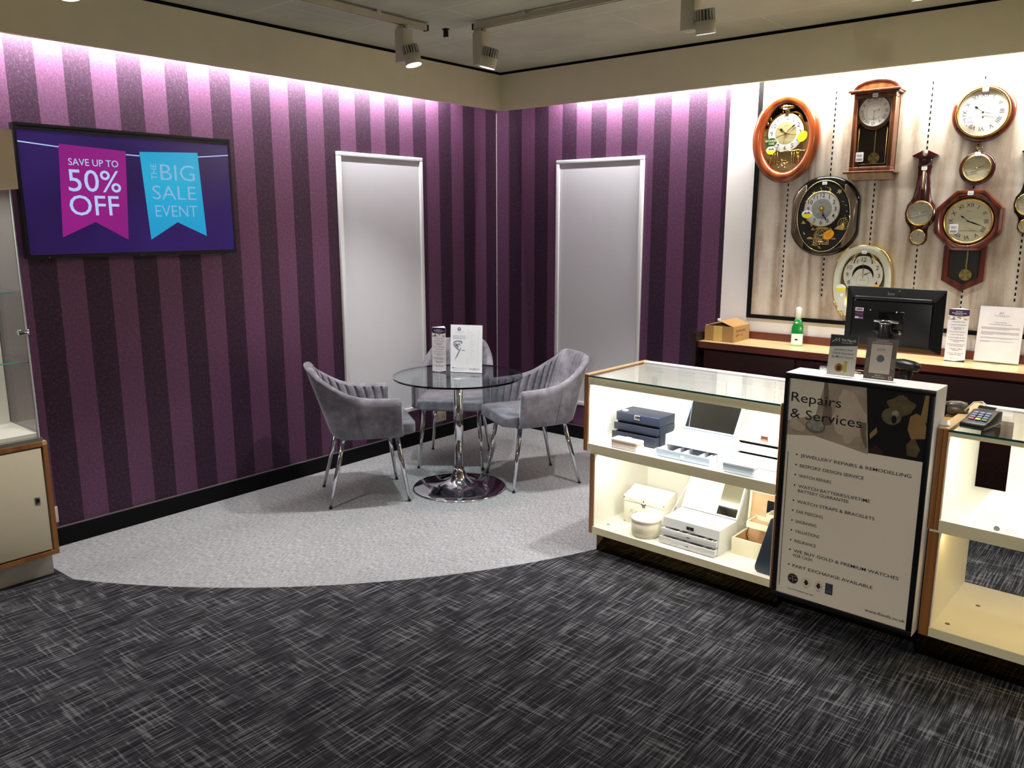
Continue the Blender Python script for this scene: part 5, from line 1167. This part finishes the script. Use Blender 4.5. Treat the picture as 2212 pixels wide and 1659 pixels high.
c = thing('till_monitor', 'black till monitor seen from behind with silver box logo, above the lightbox', 'monitor', KB(1.322, .30, .906, -1))
mb = MB(); mb.X = FR((0, 0, .362), (1, 0, 0), (0, 0, 1)); hw, hh = .190, .128
mb.box(-hw, hw, -hh, hh, -.012, 0, black, .004)
mb.rings([[(sx_ * k_ * 1.0, y_, z_) for sx_, y_ in ()] for k_ in ()] or [[(x * k, (y * kk_) + o_, z) for x, y in rrect(-hw, hw, -hh, hh, .006, 2)] for k, kk_, o_, z in ((.99, .985, 0, 0), (.83, .74, -.012, .022), (.81, .70, -.014, .022))], black, False)
mb.box(-hw * .80, hw * .80, -hh * .82 - .0, hh * .58, .012, .026, M('black_back_panel', (9, 9, 10), .4, var=.05), .004)
mb.box(-hw * .78, hw * .78, hh * .60, hh * .70, .016, .027, M('charcoal_step', (30, 33, 38), .4), .003); mb.build('housing', c)
mb = MB(); mb.X = FR((0, 0, .362), (1, 0, 0), (0, 0, 1)); si = M('logo_silver', (190, 194, 200), .35, .4)
mb.text('box', -.006, hh * .79, .012, si, .0162, X=Matrix.Rotation(R(4), 4, 'X')); mb.box(.020, .025, hh * .905, hh * .93, .013, .015, si); mb.box(.0165, .0185, hh * .88, hh * .895, .014, .016, si); mb.build('logo', c)
mb = MB(); mb.X = FR((0, 0, .362), (1, 0, 0), (0, 0, 1)); mb.rect(-.142, -.108, .028, .042, .0268, white); mb.rect(-.137, -.113, .033, .037, .0272, ink); mb.rect(-.142, -.108, -.006, .028, .0266, M('label_purple', (84, 48, 92), .5)); mb.rect(-.141, -.126, -.003, .005, .027, white)
mb.text('PASS', -.116, -.003, .006, white, .027, w=.016); mb.text('Touchpoint', -.125, .016, .005, grey_ink, .027, w=.03); mb.build('label_sticker', c)
mb = MB(); mb.X = FR((0, 0, .362), (1, 0, 0), (0, 0, 1)); mb.box(-.048, .052, -.06, .034, .026, .030, gblack, .001)
for x, y in ((-.080 + .0, .036), (.022, .032), (.022, -.054)): mb.lathe([(.0035, .026), (.0035, .030), (.001, .031)], chrome, 10, X=Matrix.Translation((x, y, 0)))
mb.build('vesa_plate', c)
mb = MB(); mb.X = FR((0, 0, .362), (1, 0, 0), (0, 0, 1)); mb.cyl((-.056, -.006, .045), (.038, -.006, .045), .006, .006, chrome); mb.cyl((-.060, -.048, .042), (.042, -.048, .042), .008, .008, gblack); mb.lathe([(.009, 0), (.009, .01)], chrome, 14, X=Matrix.Translation((.042, -.048, .036))); mb.build('pivot', c)
mb = MB(); mb.cyl((-.010, -.052, .008), (-.010, -.052, .350), .024, .024, gblack, 28); mb.tube([(-.010 + .024 * math.cos(R(a)), -.052 + .024 * math.sin(R(a)), .351) for a in range(0, 361, 20)], .0015, chrome, 6); mb.build('pole', c)
mb = MB(); mb.lathe([(.05, 0), (.05, .008), (.03, .014)], black, 30, X=Matrix.Translation((-.010, -.052, 0))); mb.build('foot', c)

# ------------------------------------------------------------------ back counter
c = thing('back_counter', 'long dark wood back counter with pale worktop under the clocks', 'counter', LOC(0, 0, 0))
dk2 = wood('back_counter_dark', (20, 6, 5), (34, 11, 9), 0, 6, .6, 0); wt = wood('pale_maple_worktop', (214, 190, 138), (228, 206, 156), 0, 10, .35, .3)
mb = MB(); mb.box(2.02, 5.6, -.31, -.001, 0, .868, dk2); mb.build('carcass', c)
for i in range(6):
    x = 2.03 + i * .595; d = MB(); d.box(x, x + .585, -.325, -.311, .08, .855, dk2, .002); d.build('door', c)
mb = MB(); mb.box(1.990, 5.6, -.335, -.020, .870, .9095, wt); mb.box(1.990, 5.6, -.337, -.335, .869, .909, wood('worktop_lip_red', (58, 20, 12), (84, 32, 18), 0, 10, .35, .4)); mb.build('worktop', c)
mb = MB(); mb.box(1.992, 5.6, -.020, -.001, .9096, .957, wood('upstand_red', (84, 32, 18), (112, 48, 28), 0, 10, .35, .4)); mb.build('upstand', c)
mb = MB(); mb.box(1.962, 1.988, -.36, -.001, 0, .963, M('end_panel_dark', (24, 16, 16), .4)); mb.build('end_panel', c)

# cardboard box
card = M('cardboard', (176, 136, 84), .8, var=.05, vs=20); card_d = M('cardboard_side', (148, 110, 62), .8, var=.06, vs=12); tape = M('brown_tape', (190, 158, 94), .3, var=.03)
c = thing('cardboard_box', 'small open cardboard box with printed side at the left end of the back counter', 'box', LOC(2.000, -.268, .9105, -1))
BW, BD, BH = .196, .235, .098
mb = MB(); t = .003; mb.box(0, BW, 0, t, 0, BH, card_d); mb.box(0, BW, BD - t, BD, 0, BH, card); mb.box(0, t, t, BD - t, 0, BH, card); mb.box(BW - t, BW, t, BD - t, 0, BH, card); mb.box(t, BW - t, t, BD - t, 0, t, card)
XS = FR((BW, 0, 0), (0, 1, 0), (0, 0, 1)); pi_ = M('stamp_ink', (70, 40, 30), .8); mb.text('ART.NO.73035', .105, .060, .014, pi_, .0008, w=.13, X=XS, bold=.02); mb.text('QTY: 1 PC', .09, .032, .014, pi_, .0008, w=.10, X=XS, bold=.02); mb.build('carton', c)
mb = MB(); mb.rect(.062, .122, 0, BH, .0008, tape, FR((0, 0, 0), (1, 0, 0), (0, 0, 1))); mb.build('tape', c)
mb = MB(); mb.add([(t, .001, BH), (BW, .0, BH), (BW, BD, BH), (t, BD, BH), (.10, .01, BH + .030), (.10, BD, BH + .034)], [(1, 2, 5, 4)], card); mb.add([(t, .01, BH), (t, BD, BH), (.095, .05, BH + .022), (.095, BD, BH + .03)], [(0, 2, 3, 1)], card)
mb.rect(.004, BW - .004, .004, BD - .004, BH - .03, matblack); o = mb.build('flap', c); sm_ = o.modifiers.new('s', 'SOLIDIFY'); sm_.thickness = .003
mb = MB(); mb.box(.055, .075, .06, .068, BH + .024, BH + .040, white, .001); mb.build('price_tag', c)

# spray bottle
c = thing('cleaner_bottle', 'green and white cleaner bottle with clear cap on the back counter', 'bottle', LOC(2.548, -.128, .9105, 15))
bw = M('bottle_white', (226, 232, 222), .3, var=.02); bg = M('bottle_green', (14, 120, 40), .2, var=.05); bp = M('bottle_pale_green', (170, 214, 160), .3)
def rr(w_, d_, z, r_): return [(x, y, z) for x, y in rrect(-w_, w_, -d_, d_, r_, 4)]
mb = MB(); mb.rings([rr(.031, .022, 0, .010), rr(.033, .024, .004, .010), rr(.033, .024, .012, .010)], bp, True, cap0=True); mb.rings([rr(.033, .024, .012, .010), rr(.033, .024, .075, .010)], bw, True); mb.rings([rr(.033, .024, .075, .010), rr(.033, .024, .115, .010), rr(.027, .020, .128, .010), rr(.019, .017, .165, .012)], bg, True, cap1=True); mb.build('bottle', c)
mb = MB(); mb.rect(-.012, .010, .030, .048, .0245, white, FR((0, 0, 0), (1, 0, 0), (0, 0, 1))); mb.rect(-.010, .006, .034, .044, .0249, ink, FR((0, 0, 0), (1, 0, 0), (0, 0, 1)))
mb.rect(-.018, .018, .02, .10, .0335, M('bottle_label', (232, 226, 210), .4), FR((0, 0, 0), (0, -1, 0), (0, 0, 1))); mb.flat(circ(.012, 16, 0, .085), .0339, M('label_brown', (140, 80, 50), .4), FR((0, 0, 0), (0, -1, 0), (0, 0, 1))); mb.build('label', c)
mb = MB(); mb.lathe([(.017, .165), (.017, .205), (.018, .215), (.017, .228), (.011, .236), (.002, .238)], M('cap_frosted', (232, 230, 224), .25, var=.01), 24); mb.build('cap', c)

leaflet_tower('three-sided wedding service leaflet on the back counter beside the monitor', 3.425, -.150 + .02, .9105, 5, .100, .285)
# acrylic A4 notice
c = thing('notice_holder', 'white TH March notice in a clear A4 stand at the right of the back counter', 'sign', LOC(3.613, -.090, .9105, 2))
XT = Matrix.Rotation(R(-8), 4, 'X') @ FR((0, 0, .004), (1, 0, 0), (0, 0, 1))
mb = MB(); mb.box(-.110, .110, 0, .305, -.004, -.001, thin_glass('acrylic'), X=XT); mb.box(-.02, .02, -.045, .0, .0, .004, thin_glass('acrylic')); mb.build('acrylic_stand', c)
mb = MB(); mb.box(-.105, .105, .004, .301, -.0008, .0, M('notice_paper', (222, 216, 214), .5), X=XT)
mb.text('TH MARCH', 0, .246, .011, grey_ink, .0006, w=.07, X=XT); mb.tube([tuple(XT @ Vector(p)) for p in ((-.014, .262, .001), (-.004, .272, .001), (-.004, .263, .001), (.006, .273, .001), (.007, .262, .001))], .0008, dgrey_ink, 4)
mb.text('Insurance Disclaimer', 0, .214, .0055, ink, .0006, w=.055, X=XT, bold=.02); mb.text('Customer Product Information Sheet', 0, .203, .0055, ink, .0006, w=.104, X=XT, bold=.02)
y = .188
for n_, lst in ((3, (.09, .09, .04)), (4, (.09, .09, .09, -.03)), (2, (.09, .06)), (2, (.07, -.04))):
    for e_ in lst: mb.rect(-.088, e_, y, y + .0018, .0006, grey_ink, XT); y -= .0048
    y -= .010
mb.build('notice', c)

# ------------------------------------------------------------------ ceiling track and spotlights
trk_w = M('track_cream', (196, 190, 164), .45); trk_d = M('track_dark', (28, 26, 24), .5); fix = M('fitting_cream', (206, 200, 176), .4, var=.01)  # trk_d: dark finish of track channel, end cap, screws and heat sink core
def track(label, p, q):
    d = Vector(q) - Vector(p); L = d.length; c = thing('lighting_track', label, 'light track', Matrix.Translation(p) @ Matrix.Rotation(math.atan2(d.y, d.x), 4, 'Z'), 'ceiling lighting tracks')
    mb = MB(); mb.box(0, L, -.017, -.006, -.030, 0, trk_w); mb.box(0, L, .006, .017, -.030, 0, trk_w); mb.box(0, L, -.006, .006, -.012, 0, trk_d); mb.box(0, .012, -.017, .017, -.032, 0, trk_d); mb.build('rail', c)
    k = .35
    while k < L:
        mb = MB(); mb.box(k, k + .03, -.022, .022, -.012, .012, fix, .002); mb.build('bracket', c); k += 1.15
TZ = H - .012
track('lighting track on the ceiling parallel to the television wall', (.905, -1.64, TZ), (.905, -8.5, TZ))
track('lighting track on the ceiling parallel to the clock wall', (1.125, -1.49, TZ), (7.2, -1.49, TZ))
def spot(label, x, y, dirx, diry, tilt=8, tdir=0, power=P_SPOT, hide=False, color=NEUT, size=92):
    """body hangs from the track at x, y; the round head sits beside it"""
    c = thing('track_spotlight', label, 'spotlight', LOC(x, y, TZ - .030), 'cream track spotlights')
    mb = MB(); mb.box(-.045, .045, -.014, .014, -.022, 0, fix, .004); mb.prism(circ(.004, 10), 0, .002, trk_d, X=Matrix.Translation((.02, -.014, -.012)) @ Matrix.Rotation(math.pi / 2, 4, 'X')); mb.build('adapter', c)
    mb = MB(); mb.box(-.034, .034, -.034, .034, -.192, -.022, fix, .002); mb.build('driver_box', c)
    hx, hy = dirx * .100, diry * .100
    mb = MB(); mb.cyl((dirx * .03, diry * .03, -.160), (dirx * .06, diry * .06, -.160), .012, .012, fix); mb.build('arm', c)
    HX = Matrix.Translation((hx, hy, -.165)) @ Matrix.Rotation(R(tdir), 4, 'Z') @ Matrix.Rotation(R(tilt), 4, 'Y')
    mb = MB(); mb.lathe([(.043, -.055), (.045, -.052), (.045, .0), (.030, .002)], fix, 32, X=HX, cap0=False); hd = mb.build('head', c)
    mb = MB()
    for i in range(18): a = 2 * math.pi * i / 18; mb.box(.018, .044, -.0022, .0022, .002, .048, M('fin_cream', (190, 186, 168), .4), X=HX @ Matrix.Rotation(a, 4, 'Z'))
    mb.lathe([(.020, .0), (.020, .048)], trk_d, 20, X=HX); mb.build('heat_sink', hd)
    em = _M.get('lamp_glow')
    if not em:
        k = N('lamp_glow'); nz = k.noise(k.coords(), 3, 1); k.b.inputs['Base Color'].default_value = (1, 1, 1, 1); k.l(k.ramp(nz, [(0, (1, .98, .95, 1)), (1, (1, 1, 1, 1))]), k.b.inputs['Emission Color']); k.b.inputs['Emission Strength'].default_value = 9.0; _M['lamp_glow'] = em = k.m
    mb = MB(); mb.lathe([(.042, -.048), (.030, -.035), (.014, -.030)], em, 32, X=HX, cap0=False); mb.build('reflector', hd)
    l = bpy.data.lights.new('spot_lamp', 'SPOT'); l.energy = power; l.color = color; l.spot_size = R(size); l.spot_blend = .75; l.shadow_soft_size = .035
    o = bpy.data.objects.new('spot_lamp', l); COL.objects.link(o); o.parent = c; o.matrix_local = HX @ Matrix.Translation((0, 0, -.058))
    return c
spot('spotlight with cream box body at the end of the left ceiling track', .905, -1.815, .85, -.25, -13, 20)
spot('tilted spotlight at the corner end of the right ceiling track', 1.18, -1.49, .85, -.30, 14, 20, power=120)
spot('spotlight with glowing lens at top centre right of the ceiling', 2.46, -1.49, .9, -.3, 12, -90, power=120)
spot('spotlight cut off by the top edge, above the round mahogany clock', 3.36, -1.49, .9, -.3, 12, -90, power=120)
spot('spotlight over the left display cabinet, cut off by the top edge', .905, -3.60, .9, 0, -14, 0, power=170)
# more of the same fittings further into the shop, behind the viewer
spot('spotlight further along the television track', .905, -5.6, .9, 0, 4, 0)
spot('spotlight at the far right of the clock wall track', 5.2, -1.49, .9, 0, 4, 0)
# unseen track and spotlight, added as frontal fill for poster and counter fronts
track('unseen track behind the viewer, added to carry the counter fill light', (6.2, -8.9, TZ), (6.2, -4.4, TZ))
spot('unseen spotlight behind the viewer, added as fill for the counter fronts', 6.2, -8.2, -.9, 0, 0, 0, power=0)
aim = bpy.data.lights.new('counter_fill_lamp', 'SPOT'); aim.energy = 560; aim.spot_size = R(34); aim.spot_blend = .9; aim.shadow_soft_size = .08; aim.color = (1, .95, .88)
ao = bpy.data.objects.new('counter_fill_lamp', aim); COL.objects.link(ao); ap_ = Vector((6.11, -8.2, 2.44)); ao.location = ap_
ao.rotation_euler = (Vector((3.6, -1.8, .75)) - ap_).to_track_quat('-Z', 'Y').to_euler()
c = thing('ceiling_clip', 'small black clip on the ceiling between the two light tracks', 'clip', LOC(.893, -1.474, H))
mb = MB(); mb.box(-.016, .016, -.012, .012, -.006, 0, black); mb.box(-.014, -.005, -.006, .006, -.045, -.006, black); mb.box(.005, .014, -.006, .006, -.045, -.006, black); mb.box(-.005, .005, -.006, .006, -.02, -.006, black); mb.build('bracket', c)
